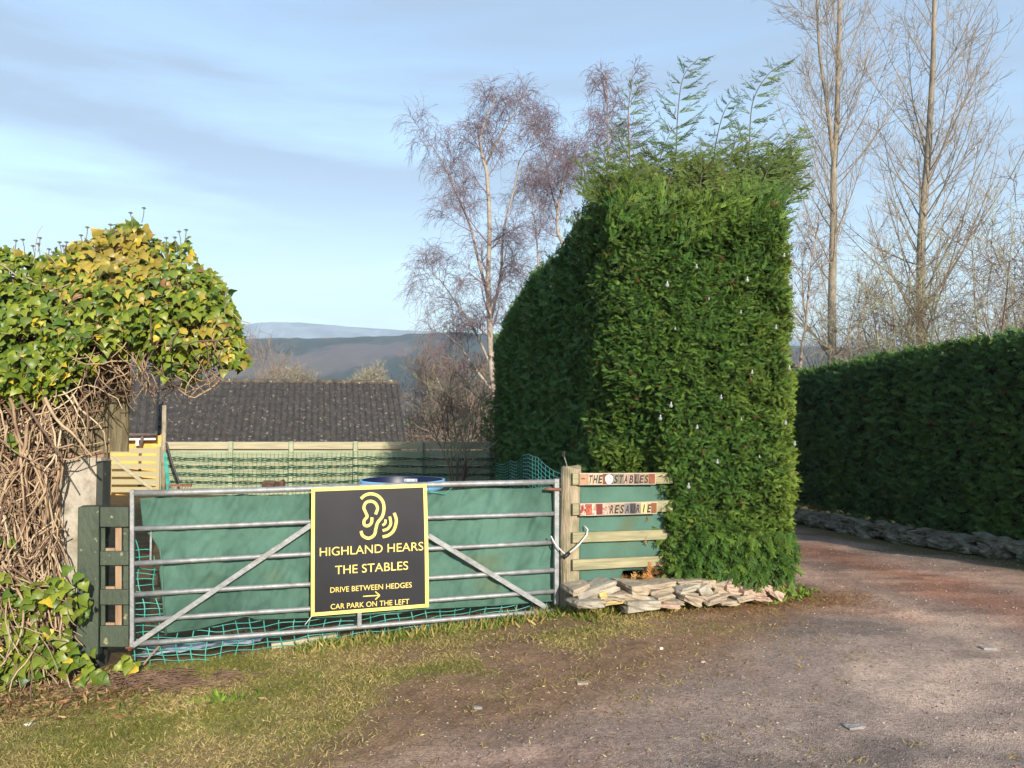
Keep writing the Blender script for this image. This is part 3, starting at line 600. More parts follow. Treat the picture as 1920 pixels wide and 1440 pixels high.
SL = [(230,240,340,85,-16,'stonegrey'),(290,262,120,50,-8,'stoneyel'),(365,285,160,50,0,'stone'),(375,325,175,28,0,'stoneyel'),(560,222,200,80,4,'stone'),(545,288,215,52,6,'stone'),(590,352,265,78,-3,'stonegrey'),
      (750,192,265,42,-2,'stone'),(750,240,195,46,-6,'stone'),(780,288,175,42,-3,'stone'),(835,325,160,26,0,'stone'),(985,168,180,42,-5,'stone'),(955,218,190,46,-4,'stonegrey'),(970,262,145,32,6,'stone'),
      (985,305,190,62,20,'stone'),(1100,235,115,95,-20,'stonegrey'),(1130,178,120,60,0,'stone'),(1235,185,135,72,-18,'stone'),(1160,280,125,40,-10,'stone'),(1275,246,165,36,5,'stonepink'),(1200,302,210,42,-5,'stone'),
      (1330,140,145,58,12,'stonepink'),(1310,208,135,60,10,'stonepink'),(1405,188,110,62,0,'stonepink'),(1425,240,115,42,6,'stonepink'),(1410,288,185,52,-5,'stone'),(1285,328,190,38,3,'stone'),(1520,208,110,52,-20,'stonepink'),
      (1520,252,115,42,0,'stonepink'),(1540,292,110,34,0,'stonepink'),(1620,215,100,62,20,'stonepink'),(1680,262,105,62,30,'stonepink'),(800,350,155,32,0,'stonepink'),(1050,292,110,40,0,'stone'),(150,335,210,55,0,'stonegrey'),(90,225,170,55,-8,'stone'),(1460,150,90,50,10,'stonepink')]
for i, (cx, cy_, w, h, ro, mm_) in enumerate(SL):
    px_, py_ = 1060+cx/4.364, 1050+cy_/4.364; lay = (cy_-140)/200
    off = .24 + .14*lay + random.uniform(-.01, .03); c = gp(px_, py_, off-.10); sc_ = c[1]/1450/4.364
    a = R(ro); ax = [GU*math.cos(a)-np.array([0, 0, 1])*math.sin(a), -GN, GU*math.sin(a)+np.array([0, 0, 1])*math.cos(a)]
    q = MB(); stone_mesh(q, c, (w*sc_*1.04, random.uniform(.2, .3), h*sc_*1.06), ax, i+3); q.build('stone', M[mm_], se)
# stone wall along the drive on the right
q = MB(); seg = np.cumsum(np.r_[0, np.linalg.norm(np.diff(stl, axis=0), axis=1)])
for i in range(420):
    s = random.uniform(0, seg[-1]-1); x = np.interp(s, seg, stl[:, 0]); y = np.interp(s, seg, stl[:, 1]); lay = random.random()
    x2 = np.interp(s+.1, seg, stl[:, 0])-x; y2 = np.interp(s+.1, seg, stl[:, 1])-y; t = np.array([x2, y2, 0]); t /= np.linalg.norm(t); nrl = np.array([-t[1], t[0], 0])*-1
    z = float(gz(x, y))+.02+.17*lay; a = random.uniform(-.3, .3)
    ax = [t*math.cos(a)+np.array([0, 0, 1])*math.sin(a), nrl, np.array([0, 0, 1])*math.cos(a)-t*math.sin(a)]
    stone_mesh(q, (x+nrl[0]*(.05+.16*lay), y+nrl[1]*(.05+.16*lay), z), (random.uniform(.12, .34), random.uniform(.13, .26), random.uniform(.04, .095)), ax, i*3+500)
tag(q.build('low_stone_wall', M['mossstone']), 'low mossy dry stone wall at the foot of the far right hedge', 'wall')

# ---------------------------------------------------------------- conifer hedges
def frond_template(nl=6, w=.28, curl=.08):
    v = []; f = []
    def quad(a, b, c, d): k = len(v); v.extend([a, b, c, d]); f.append((k, k+1, k+2, k+3))
    quad((-.015, 0, 0), (.015, 0, 0), (.008, 1, -curl), (-.008, 1, -curl))
    for i in range(nl):
        t = .12+.84*i/nl; ln = w*(1-.55*t)*(1.15 if i % 2 else .9)
        for s in (-1, 1):
            y0 = t; y1 = t+ln*.95; x1 = s*ln*.8; z1 = -curl*t - .04*(i % 3)
            quad((0, y0-.028, -curl*t), (x1*.55, y0+ln*.35-.05, z1+.02), (x1, y1, z1-.02), (x1*.30, y0+ln*.5+.04, z1+.015))
    return np.array(v), np.array(f)
FT, FF = frond_template(); FTs, FFs = frond_template(4, .34, .1)
def hedge_points(path, ztop, zbot, dens, seed):
    """random points over a wall of hedge that follows path (x,y); outward = left of travel"""
    r = np.random.default_rng(seed); path = np.array(path, float); d = np.diff(path, axis=0); ln = np.linalg.norm(d, axis=1); cs = np.r_[0, np.cumsum(ln)]
    hmax = max(ztop(p[0], p[1]) for p in path); n = int(cs[-1]*hmax*dens)
    s = r.uniform(0, cs[-1], n); z = r.uniform(0, hmax, n); i = np.clip(np.searchsorted(cs, s)-1, 0, len(ln)-1)
    x = np.interp(s, cs, path[:, 0]); y = np.interp(s, cs, path[:, 1])
    tn = d/ln[:, None]; nr = np.stack([tn[:, 1], -tn[:, 0]], 1)     # right of travel
    vn = np.vstack([nr[:1], (nr[1:]+nr[:-1])/2, nr[-1:]]); vx = np.interp(s, cs, vn[:, 0]); vy = np.interp(s, cs, vn[:, 1])
    nn = nrm(np.stack([vx, vy, np.zeros(n)], 1)); zt_ = np.array([ztop(a, b) for a, b in zip(x, y)]); zb_ = zbot(x, y)
    k = (z < zt_) & (z > zb_); return x[k], y[k], z[k], nn[k], zt_[k]
def hedge_foliage(name, path, ztop, zbot, dens, size, colf, parent, seed, bump=.08, tmpl=(FT, FF), sweep=(0.25, 0, .15)):
    x, y, z, nn, zt_ = hedge_points(path, ztop, zbot, dens, seed); r = np.random.default_rng(seed+1); n = len(x)
    dpt = (fbm(x*2.6+seed, z*2.6, y*2.6, o=4)-.5)*2*bump - np.clip(z-zt_+.25, 0, 1)**2*2.2 - r.random(n)**2*.09
    if name == 'end_foliage': y = y + .30*sstep(2.05, 1.55, z+(fbm(x*4, z*4)-.5)*.5)*sstep(1.36, 1.24, x)
    pos = np.stack([x, y, z], 1)+nn*dpt[:, None]
    gapn = fbm(x*7+seed, z*9, y*7, o=3); dpt = dpt-.09*sstep(.50, .30, gapn)
    pos = np.stack([x, y, z], 1)+nn*dpt[:, None]
    tang = np.cross(nn, np.array([0, 0, 1.0]))
    axis = nn*r.uniform(.25, .9, (n, 1)) + tang*r.normal(0, .75, (n, 1)) + np.array([0, 0, 1.0])*r.normal(.15, .5, (n, 1)) + np.array(sweep)*1.0
    up = nn*.9 + np.array([0, 0, 1.0])*r.uniform(.2, 1.0, (n, 1)) + r.normal(0, .35, (n, 3))
    sc = size*r.uniform(.6, 1.35, n)
    return scatter(name, *tmpl, pos, axis, up, sc, colf(x, y, z, r, dpt), M['leaf'], parent)
def hcol(base, yel, amt=.35):
    base = np.array(base); yel = np.array(yel)
    def f(x, y, z, r, d):
        n = len(x); w = sstep(.42, .68, fbm(x*1.6+3, z*1.6, y*1.6))*amt + r.random(n)**3*.5
        w = np.clip(w + f.edge(x, y, z), 0, 1)[:, None]; c = base*(1-w)+yel*w
        br = (r.random(n) < .012)[:, None]; c = np.where(br, np.array(S(96, 72, 40)), c)
        return c*r.uniform(.7, 1.3, (n, 1))
    f.edge = lambda x, y, z: 0
    return f
gA = S(58, 90, 35); gY = S(110, 130, 46); gD = S(76, 108, 50)  # gD lightened for the shaded sides: lifted shade put into the leaf colour
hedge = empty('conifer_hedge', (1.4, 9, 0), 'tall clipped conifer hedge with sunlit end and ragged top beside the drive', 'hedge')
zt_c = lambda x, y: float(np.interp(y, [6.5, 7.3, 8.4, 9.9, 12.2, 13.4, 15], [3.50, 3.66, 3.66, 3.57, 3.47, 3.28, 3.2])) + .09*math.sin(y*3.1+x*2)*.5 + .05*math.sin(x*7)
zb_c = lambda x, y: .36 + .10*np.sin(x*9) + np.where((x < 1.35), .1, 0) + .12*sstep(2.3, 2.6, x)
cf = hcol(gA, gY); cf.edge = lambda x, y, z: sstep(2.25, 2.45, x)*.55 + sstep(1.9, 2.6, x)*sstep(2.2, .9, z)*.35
frontp = [(0.74, 7.30), (0.72, 7.0), (0.77, 6.80), (0.90, 6.68), (1.20, 6.60), (1.42, 6.57), (1.9, 6.53), (2.30, 6.57), (2.41, 6.68), (2.50, 7.2)]
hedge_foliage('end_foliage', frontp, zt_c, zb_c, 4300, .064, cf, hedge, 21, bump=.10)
hedge_foliage('side_foliage', [(-.30, 15.2), (-.20, 13.4), (.23, 10.5), (.74, 7.30)], zt_c, lambda x, y: .1+0*x, 1000, .10, hcol(gD, S(56, 92, 34), .5), hedge, 22, bump=.05, tmpl=(FTs, FFs), sweep=(0, 0, .2))
hedge_foliage('side_foliage', [(2.50, 7.1), (2.62, 11), (2.5, 15.2)], zt_c, lambda x, y: .15+0*x, 260, .13, hcol(gA, gY), hedge, 23, tmpl=(FTs, FFs))
hedge_foliage('side_foliage', [(2.5, 15.2), (1, 15.6), (-.30, 15.2)], zt_c, lambda x, y: .15+0*x, 260, .13, hcol(gD, gA), hedge, 27, tmpl=(FTs, FFs))
hedge_foliage('end_foliage', [(1.29, 7.15), (1.28, 6.64)], lambda x, y: 2.2, lambda x, y: .35+0*x, 2600, .085, cf, hedge, 29, bump=.06) if False else hedge_foliage('column_side_foliage', [(1.29, 7.0), (1.28, 6.64)], lambda x, y: 1.9, lambda x, y: .35+0*x, 2600, .085, cf, hedge, 29, bump=.06)
# low skirt of drooping sprays
def skirt(x0, x1, yfun, zc, n, seed):
    r = np.random.default_rng(seed); x = r.uniform(x0, x1, n); y = yfun(x)+r.uniform(-.06, .06, n); z = zc+r.uniform(-.06, .30, n)
    ax = np.stack([r.normal(.0, .3, n), r.normal(-.45, .25, n), r.normal(-.5, .35, n)], 1); up = np.stack([r.normal(0, .3, n), -np.ones(n)*.8, np.ones(n)*.8], 1)
    return scatter('hanging_sprays', FT, FF, np.stack([x, y, z], 1), ax, up, r.uniform(.10, .20, n), hcol(gA, gY)(x, y, z, r, 0), M['leaf'], hedge)
skirt(1.30, 2.38, lambda x: 6.57+.2*np.abs((x-1.88)/.6)**4, .43, 900, 33)
# tops
def tops(name, n, xf, yf, zf, ax0, jit, size, colf, seed, tm=(FT, FF)):
    r = np.random.default_rng(seed); x = xf(r, n); y = yf(r, n, x); z = zf(r, n, x, y); ax = np.array(ax0)+r.normal(0, jit, (n, 3)); up = np.stack([r.normal(0, .6, n), -np.ones(n), r.uniform(0, .8, n)], 1)
    return scatter(name, *tm, np.stack([x, y, z], 1), ax, up, size*r.uniform(.6, 1.4, n), colf(x, y, z, r, 0), M['leaf'], hedge)
lx = lambda y: .74-.148*(y-7.15)
tops('top_foliage', 5200, lambda r, n: r.uniform(0, 1, n), lambda r, n, x: 7.0+8.0*r.random(n)**1.6, lambda r, n, x, y: np.array([zt_c(0, b) for b in y])-.16+r.uniform(-.08, .16, n), (0, 0, .9), .5, .16, hcol(gA, gY), 41) if False else None
def top_cover(n, seed, ylo, yhi, size, axz, jit, dz0, dz1):
    r = np.random.default_rng(seed); y = ylo+(yhi-ylo)*r.random(n)**1.3; x0 = lx(y); x = x0+(np.interp(y, [6.5, 6.7, 7.2, 11], [2.28, 2.38, 2.44, 2.56])-x0)*r.random(n)**1.2
    z = np.array([zt_c(a, b) for a, b in zip(x, y)])-.12+r.uniform(dz0, dz1, n)
    ax = np.array([.45, 0, axz])+r.normal(0, jit, (n, 3)); up = np.stack([r.normal(0, .6, n), -np.ones(n), r.uniform(0, .8, n)], 1)
    scatter('top_foliage', FTs*np.array([.6, 1, 1]), FFs, np.stack([x, y, z], 1), ax, up, size*r.uniform(.6, 1.4, n), hcol(gA, gY)(x, y, z, r, 0), M['leaf'], hedge)
top_cover(6500, 42, 6.60, 15, .12, .7, .5, -.12, .10)
top_cover(5200, 43, 6.55, 8.2, .13, .8, .45, -.2, .22)
# inner mass
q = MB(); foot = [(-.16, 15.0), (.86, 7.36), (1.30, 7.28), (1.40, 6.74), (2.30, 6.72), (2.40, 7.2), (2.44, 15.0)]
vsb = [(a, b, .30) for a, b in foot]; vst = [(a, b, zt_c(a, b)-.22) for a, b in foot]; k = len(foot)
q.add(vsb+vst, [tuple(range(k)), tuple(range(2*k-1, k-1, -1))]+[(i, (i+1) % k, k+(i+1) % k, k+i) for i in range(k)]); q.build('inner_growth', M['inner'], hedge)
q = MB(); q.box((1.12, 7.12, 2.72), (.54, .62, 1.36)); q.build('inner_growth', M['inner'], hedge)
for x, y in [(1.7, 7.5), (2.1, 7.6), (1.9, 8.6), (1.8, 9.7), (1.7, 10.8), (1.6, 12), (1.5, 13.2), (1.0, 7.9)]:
    q = MB(); q.tube([(x, y, -.05), (x+.02, y, .45)], [.09, .07], 8); q.build('trunk', M['bark'], hedge)

# tall leader shoots above the clipped top
def leader(pts, Y, nlat, latlen, dens, seed, name='leader_shoot', cb=gA, side=None, thick=.008, wd=.42, cc=None):
    r = np.random.default_rng(seed); P = np.array([at(a, b, Y+c) for a, b, c in [(p[0], p[1], (p[2] if len(p) > 2 else 0)) for p in pts]])
    P = np.array(catmull(P, 8)); K = len(P); s = np.linspace(0, 1, K)
    e = empty(name, tuple(P[0])); e.parent = hedge; e.location = Vector(P[0])-hedge.location
    q = MB(); q.tube(P, list(thick*(.8-.65*s)+.0012), 5); q.build('stem', M['stemgreen'], e)
    pos = []; ax = []; sc = []
    Ltot = np.sum(np.linalg.norm(np.diff(P, axis=0), axis=1))
    for i in range(nlat):
        t = .08+.92*i/nlat; p = np.array([np.interp(t, s, P[:, j]) for j in range(3)]); tg = np.array([np.interp(min(t+.05, 1), s, P[:, j])-np.interp(max(t-.05, 0), s, P[:, j]) for j in range(3)]); tg /= np.linalg.norm(tg)
        sd_ = (1 if i % 2 else -1)*1.0; lat = nrm(np.array([sd_, r.normal(0, .5), 0])); dr_ = nrm(lat*.95+tg*.34+np.array([.25, 0, 0])+r.normal(0, .12, 3)); ll = latlen*(1-.72*t)*r.uniform(.75, 1.2)*(1.1 if sd_ > 0 else .85)
        m = max(int(ll*dens), 3)
        for j in range(m):
            u = (j+.3)/m; pp = p+dr_*ll*u*.9 + np.array([.0, 0, .25])*ll*u*u; pos.append(pp); ax.append(dr_+np.array([.25, 0, .30])+r.normal(0, .28, 3)); sc.append((.088 if wd < .45 else .09)*(1-.4*u)*r.uniform(.8, 1.2))
        pos.append(p); ax.append(dr_); sc.append(ll*(.75 if wd < .45 else 1.0))
    pos = np.array(pos); ax = np.array(ax); sc = np.array(sc); n = len(pos); up = np.stack([r.normal(0, .5, n), -np.ones(n), r.normal(.2, .3, n)], 1)
    c = hcol(cc or S(62, 84, 44), S(100, 114, 50), .25)(pos[:, 0], pos[:, 1], pos[:, 2], r, 0)
    scatter('sprays', FTs*np.array([wd, 1, 1]), FFs, pos, ax, up, sc, c, M['leaf'], e)
LD = [([(1265, 345), (1268, 280), (1272, 200), (1283, 140), (1313, 106)], 7.2, 22, .46, 46),
      ([(1182, 350), (1180, 280), (1178, 210), (1186, 150)], 7.6, 18, .42, 42),
      ([(1335, 340), (1342, 270), (1360, 205), (1390, 172)], 7.3, 17, .38, 44),
      ([(1402, 345), (1405, 270), (1412, 190), (1440, 140), (1470, 118)], 7.3, 22, .44, 42),
      ([(1365, 345), (1375, 280), (1395, 230)], 7.1, 12, .32, 28),
      ([(1220, 350), (1240, 290), (1262, 235)], 7.1, 12, .34, 30),
      ([(1140, 350), (1135, 300), (1120, 268)], 7.4, 10, .30, 30),
      ([(1430, 350), (1455, 290), (1500, 240)], 7.15, 14, .36, 22),
      ([(1450, 370), (1475, 320), (1515, 235)], 7.25, 13, .32, 22),
      ([(1460, 390), (1485, 365), (1512, 345)], 7.0, 10, .26, 34),
      ([(1440, 380), (1470, 330), (1500, 290)], 7.0, 12, .34, 34),
      ([(1300, 360), (1310, 310), (1330, 270)], 7.0, 11, .30, 32),
      ([(1200, 330), (1170, 280), (1150, 230)], 7.9, 10, .30, 26),
      ([(1100, 360), (1095, 320), (1085, 290)], 7.6, 8, .26, 30),
      ([(1380, 360), (1420, 320), (1470, 265)], 7.05, 14, .36, 32)]
rl_ = random.Random(5)
for i in range(40):
    bx_ = 1105+i*9.4+rl_.uniform(-8, 8); hh_ = rl_.uniform(10, 80); dx_ = rl_.uniform(.1, .75)*hh_
    if bx_ > 1440: continue
    LD.append(([(bx_, 390), (bx_+dx_*.4, 360-hh_*.5), (bx_+dx_, 350-hh_)], rl_.uniform(6.65, 7.4), 13, rl_.uniform(.22, .34), 44))
for i, (p, Y, a, b, c) in enumerate(LD): leader(p, Y, a, b, c, 60+i, wd=.40 if i < 4 else .5, cc=None if i < 4 else S(72, 92, 34))

# right hedge
rh = empty('conifer_hedge', (6, 10, 0), 'long lower conifer hedge in shade behind the stone wall on the right', 'hedge')
zt_r = lambda x, y: float(np.interp(y, [5, 8.9, 10.6, 12.1, 13.5, 17], [2.75, 2.70, 2.64, 2.58, 2.47, 2.35]))
rp_ = [(6.55, 5.2), (6.05, 8.7), (5.80, 10.1), (5.52, 11.5), (5.20, 13.2), (4.8, 15.0), (4.3, 17.0)][::-1]
hedge_foliage('face_foliage', rp_[::-1], zt_r, lambda x, y: .05+0*x, 900, .115, hcol(gD, S(60, 92, 36), .4), rh, 71, bump=.07, tmpl=(FTs, FFs), sweep=(0, 0, .15)) if False else None
hedge_foliage('face_foliage', rp_, zt_r, lambda x, y: .05+0*x, 1100, .115, hcol(S(70, 104, 56), S(92, 122, 50), .4), rh, 71, bump=.06, tmpl=(FTs, FFs), sweep=(0, 0, .15))  # face greens raised so the colour itself brightens this shaded side
r = np.random.default_rng(72); n = 5000; pr = np.array(rp_); cs = np.r_[0, np.cumsum(np.linalg.norm(np.diff(pr, axis=0), axis=1))]; s = r.uniform(0, cs[-1], n)
x = np.interp(s, cs, pr[:, 0])+r.random(n)*1.3; y = np.interp(s, cs, pr[:, 1])+r.random(n)*.3; z = np.array([zt_r(a, b) for a, b in zip(x, y)])-.10+r.uniform(-.1, .07, n)
scatter('top_foliage', FTs, FFs, np.stack([x, y, z], 1), np.array([0, 0, .8])+r.normal(0, .5, (n, 3)), np.stack([r.normal(0, .6, n), -np.ones(n), r.uniform(0, .8, n)], 1), .13*r.uniform(.6, 1.4, n), hcol(gA, gY)(x, y, z, r, 0), M['leaf'], rh)
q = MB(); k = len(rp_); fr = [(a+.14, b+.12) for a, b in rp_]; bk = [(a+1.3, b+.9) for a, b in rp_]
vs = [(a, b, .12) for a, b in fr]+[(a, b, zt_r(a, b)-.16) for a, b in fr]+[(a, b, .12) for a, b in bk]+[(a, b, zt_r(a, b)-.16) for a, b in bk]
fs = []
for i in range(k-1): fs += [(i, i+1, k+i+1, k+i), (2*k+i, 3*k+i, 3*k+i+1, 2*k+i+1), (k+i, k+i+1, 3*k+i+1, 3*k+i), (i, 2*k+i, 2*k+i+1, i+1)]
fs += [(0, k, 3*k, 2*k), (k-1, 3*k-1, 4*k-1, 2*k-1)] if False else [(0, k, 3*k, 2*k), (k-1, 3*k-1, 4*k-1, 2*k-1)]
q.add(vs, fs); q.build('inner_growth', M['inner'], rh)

# glass bulbs hung in the hedge end
BL = [(1470, 480, 'small clear glass bulb near the top right corner of the sunlit hedge end'), (1306, 501, 'glass bulb hung high left of the hedge end, above the brown gap'),
 (1401, 526, 'round glass bulb high in the middle of the hedge end with a short stem'), (1251, 535, 'large round glass bulb farthest left in the upper hedge'), (1329, 561, 'tiny glint of a bulb left of centre in the upper hedge'),
 (1389, 586, 'small white glass bulb in the middle of the upper hedge'), (1266, 617, 'small bulb on the left, below the large round one'), (1455, 615, 'pear shaped glass bulb near the right edge of the upper hedge'),
 (1480, 691, 'glass bulb beside the right hedge edge at mid height'), (1410, 699, 'round glass bulb at mid height right of the hedge centre'), (1352, 746, 'tilted bright bulb at mid height in the hedge centre'),
 (1258, 761, 'round glass bulb on the left above the dark hollow'), (1238, 785, 'clear glass bulb inside the dark hollow of the hedge'), (1307, 802, 'small bright bulb right of the dark hollow'),
 (1390, 787, 'faint small glass bulb below the mid height pair'), (1473, 794, 'pear shaped glass bulb near the right edge at lower mid height'), (1490, 833, 'tilted glass bulb on the extreme right hedge edge'),
 (1424, 857, 'tiny bulb in the lower right hedge'), (1345, 867, 'glass bulb on a white stem in the lower hedge centre'), (1291, 913, 'lowest round glass bulb, just right of the name plates')]
def uvs(q, c, r, nu=12, nv=8, sz=(1, 1, 1)):
    vs = []; fs = []
    for i in range(nv+1):
        for j in range(nu):
            th = math.pi*i/nv; ph = 2*math.pi*j/nu; vs.append((c[0]+r*sz[0]*math.sin(th)*math.cos(ph), c[1]+r*sz[1]*math.sin(th)*math.sin(ph), c[2]+r*sz[2]*math.cos(th)))
    for i in range(nv):
        for j in range(nu): fs.append((i*nu+j, i*nu+(j+1) % nu, (i+1)*nu+(j+1) % nu, (i+1)*nu+j))
    q.add(vs, fs)
bigs = {1251: 1.25, 1258: 1.15, 1238: 1.15, 1291: 1.15, 1401: 1.15, 1329: .6, 1266: .65, 1424: .6, 1390: .65, 1389: .75}
for (a, b, lab) in BL:
    k = bigs.get(a, .9); c = at(a, b, 6.43 if a > 1262 else 6.50)
    if a > 1460: c = at(a, b, 6.50)
    e = empty('glass_bulb', tuple(c), lab, 'glass bulb', 'glass bulbs hung in the hedge')
    k *= .66; q = MB(); uvs(q, c, .021*k, sz=(1, 1, 1.08)); q.build('globe', M['glass'], e, sm=True)
    q = MB(); q.tube([c+np.array([0, 0, .018])*k, c+np.array([.003, 0, .034])*k, c+np.array([.004, .01, .05])*k], [.010*k, .010*k, .004*k], 8); q.build('cap', M['cap'], e, sm=True)

# ---------------------------------------------------------------- bare trees
def trunk_poly(pts, Y, r0, r1, n=6, zb=None):
    P = [at(a, b, Y) for a, b in pts]
    if zb is not None: P = [np.array([P[0][0], P[0][1], zb])]+P
    P = np.array(catmull(P, n)); return P, np.linspace(r0, r1, len(P))
def spawn(P, Rr, m, t0, t1, ang, length, K, trop, wobl, rs, rng_, rmin=.003, fall=.5, plane=None, rend=.35):
    Nn, Kp, _ = P.shape; t = rng_.uniform(t0, t1, (Nn, m)); f = t*(Kp-1); i = np.clip(f.astype(int), 0, Kp-2); fr = (f-i)[..., None]; ar = np.arange(Nn)[:, None]
    o = P[ar, i]*(1-fr)+P[ar, i+1]*fr; tg = nrm(P[ar, i+1]-P[ar, i]); rr = Rr[ar, i]*(1-fr[..., 0])+Rr[ar, i+1]*fr[..., 0]
    rv = rng_.normal(0, 1, o.shape); 
    if plane is not None: rv = rv*np.array(plane)
    pp = nrm(rv-tg*np.sum(rv*tg, -1, keepdims=True)); a = rng_.normal(ang, ang*.22, o.shape[:2])[..., None]
    d = nrm(np.cos(a)*tg+np.sin(a)*pp); Ll = (length*(1-fall*t)*rng_.uniform(.6, 1.25, t.shape)).reshape(-1, 1)
    o = o.reshape(-1, 3); d = d.reshape(-1, 3); Q = [o]
    for k in range(K-1):
        Q.append(Q[-1]+d*Ll/(K-1)); d = nrm(d+np.array([0, 0, trop/(K-1)])+rng_.normal(0, wobl, d.shape))
    Q = np.stack(Q, 1); r0 = np.maximum(rr.reshape(-1)*rs, rmin); RR = r0[:, None]*np.linspace(1, rend, K)[None]; return Q, np.maximum(RR, rmin*.7)
def tree_mesh(name, parts, m, parent, n=3):
    Vs = []; Fs = []; b = 0
    for P, Rr, nn in parts:
        v, f = batch_tubes(P, Rr, nn); Vs.append(v); Fs.append(f+b); b += len(v)
    return np_mesh(name, np.concatenate(Vs), np.concatenate(Fs), m, parent, sm=False)
def poplar(label, stems, Y, seed, zb, twigmat, barkmat, n1=46, l1=3.9, group=None, rmn=.006):
    r = np.random.default_rng(seed); b0 = at(*stems[0][0][0], Y); e = empty('poplar_tree', (b0[0], b0[1], zb), label, 'tree', group)
    big = []; tw = []
    for si, (pts, r0, r1, k) in enumerate(stems):
        P, Rr = trunk_poly(pts, Y, r0, r1, zb=zb if si == 0 else None); q = MB(); q.tube(P, list(Rr), 10); q.build('trunk' if si == 0 else 'limb', M[barkmat], e, sm=True)
        A, AR = spawn(P[None], Rr[None], int(n1*k), .06 if si == 0 else .05, .97, R(40), l1*k**.3, 9, .75, .045, .20, r, .010, .45, rend=.25)
        B_, BR = spawn(A, AR, 9, .15, .95, R(42), 1.35, 6, .8, .08, .5, r, .007, .45)
        C_, CR = spawn(B_, BR, 4, .15, 1, R(45), .45, 4, .6, .12, .6, r, rmn, .3)
        D_, DR = spawn(A, AR, 11, .2, 1, R(50), .5, 4, .8, .12, .4, r, rmn, .3)
        big.append((A, AR, 5)); tw += [(B_, BR, 3), (C_, CR, 3), (D_, DR, 3)]
    [tree_mesh('branches', [b_g], M[barkmat], e) for b_g in big]; tree_mesh('twigs', tw, M[twigmat], e)
poplar('tall bare poplar just right of the hedge end, forking into two stems', [([(1560, 670), (1560, 560), (1563, 420), (1563, 330), (1568, 250), (1572, 120), (1574, 0), (1575, -150), (1577, -300)], .130, .025, 1.0),
       ([(1563, 300), (1550, 190), (1537, 100), (1532, 0), (1530, -120)], .06, .018, .55)], 21, 5, 0, 'poptwig', 'bark', rmn=.0055)
poplar('tall bare single stemmed poplar farther right behind the shaded hedge', [([(1728, 660), (1726, 560), (1728, 440), (1737, 330), (1744, 220), (1750, 100), (1752, 0), (1756, -150), (1760, -330)], .148, .025, 1.25)], 21, 8, 0, 'poptwig', 'bark', n1=54, l1=4.2, rmn=.0055)
def birch(label, stems, Y, seed, zb, k=1.0, name='birch_tree', twig='birchtwig', barkm='birch', lad=(1.35, .75, .8), cnt=(15, 7, 5, 3), group=None, rmn=.005):
    r = np.random.default_rng(seed); b0 = at(*stems[0][0][0], Y); e = empty(name, (b0[0], b0[1], zb), label, 'tree', group); big = []; tw = []
    for si, (pts, r0, r1, f) in enumerate(stems):
        P, Rr = trunk_poly(pts, Y+(.3*si), r0, r1, zb=zb if si == 0 else None); q = MB(); q.tube(P, list(Rr), 9); q.build('trunk' if si == 0 else 'limb', M[barkm], e, sm=True)
        t0 = .25 if si == 0 else .1
        A, AR = spawn(P[None], Rr[None], int(cnt[0]*f), t0, .98, R(48), lad[0]*k, 8, .5, .12, .42, r, .010, .5, rend=.3)
        A2, AR2 = spawn(A, AR, cnt[1], .15, 1, R(45), lad[1]*k, 6, -.1, .15, .5, r, .0065, .4)
        B_, BR = spawn(A2, AR2, cnt[2], .1, 1, R(50), lad[2]*k, 6, -1.6, .14, .5, r, rmn, .3)
        C_, CR = spawn(B_, BR, cnt[3], .1, 1, R(35), .3*k, 3, -.8, .15, .7, r, rmn*.9, .3)
        big.append((A, AR, 5)); tw += [(A2, AR2, 3), (B_, BR, 3), (C_, CR, 3)]
    [tree_mesh('branches', [b_g], M[barkm if barkm != 'birch' else 'birchtwig'], e) for b_g in big]; tree_mesh('twigs', tw, M[twig], e)
birch('slender bare birch with drooping purple twigs left of the tall hedge', [
   ([(928, 760), (922, 690), (918, 600), (915, 520), (918, 430), (913, 330), (906, 300), (900, 260), (915, 215), (930, 185)], .115, .012, 1.3),
   ([(916, 560), (895, 480), (880, 420), (850, 350), (828, 300), (800, 262)], .05, .008, .9),
   ([(920, 600), (938, 520), (945, 430), (965, 350), (975, 300), (1000, 270)], .05, .008, .9),
   ([(910, 310), (930, 270), (960, 220), (985, 175)], .04, .008, .7),
   ([(922, 690), (890, 620), (850, 560), (825, 525), (808, 512)], .04, .008, .8),
   ([(925, 735), (890, 690), (862, 650), (828, 620)], .05, .008, .7)], 23, 31, -1.3)
birch('bare birch right of the slender one, half behind the tall hedge', [
   ([(1062, 520), (1045, 430), (1050, 370), (1060, 320), (1085, 270), (1110, 235)], .07, .010, 1.3),
   ([(1010, 560), (1008, 470), (1000, 400), (990, 360)], .04, .008, .9),
   ([(1045, 400), (1030, 340), (1020, 280), (1010, 250)], .03, .008, .8)], 26, 32, -1.3, k=1.0)
birch('thin bare sapling tops rising behind the ragged top of the hedge', [
   ([(1180, 400), (1178, 260), (1182, 130)], .03, .006, 1.2), ([(1140, 420), (1140, 250), (1138, 140)], .03, .006, 1.1)], 17, 33, 0, k=.55, cnt=(16, 5, 3, 2))
birch('thin pinkish birch stem between the hedge edge and first poplar', [
   ([(1500, 700), (1512, 600), (1520, 500), (1535, 420)], .05, .01, 1.0), ([(1512, 600), (1505, 540), (1504, 450)], .03, .006, .6)], 19, 34, 0, k=.7, cnt=(14, 5, 3, 2), twig='poptwig')
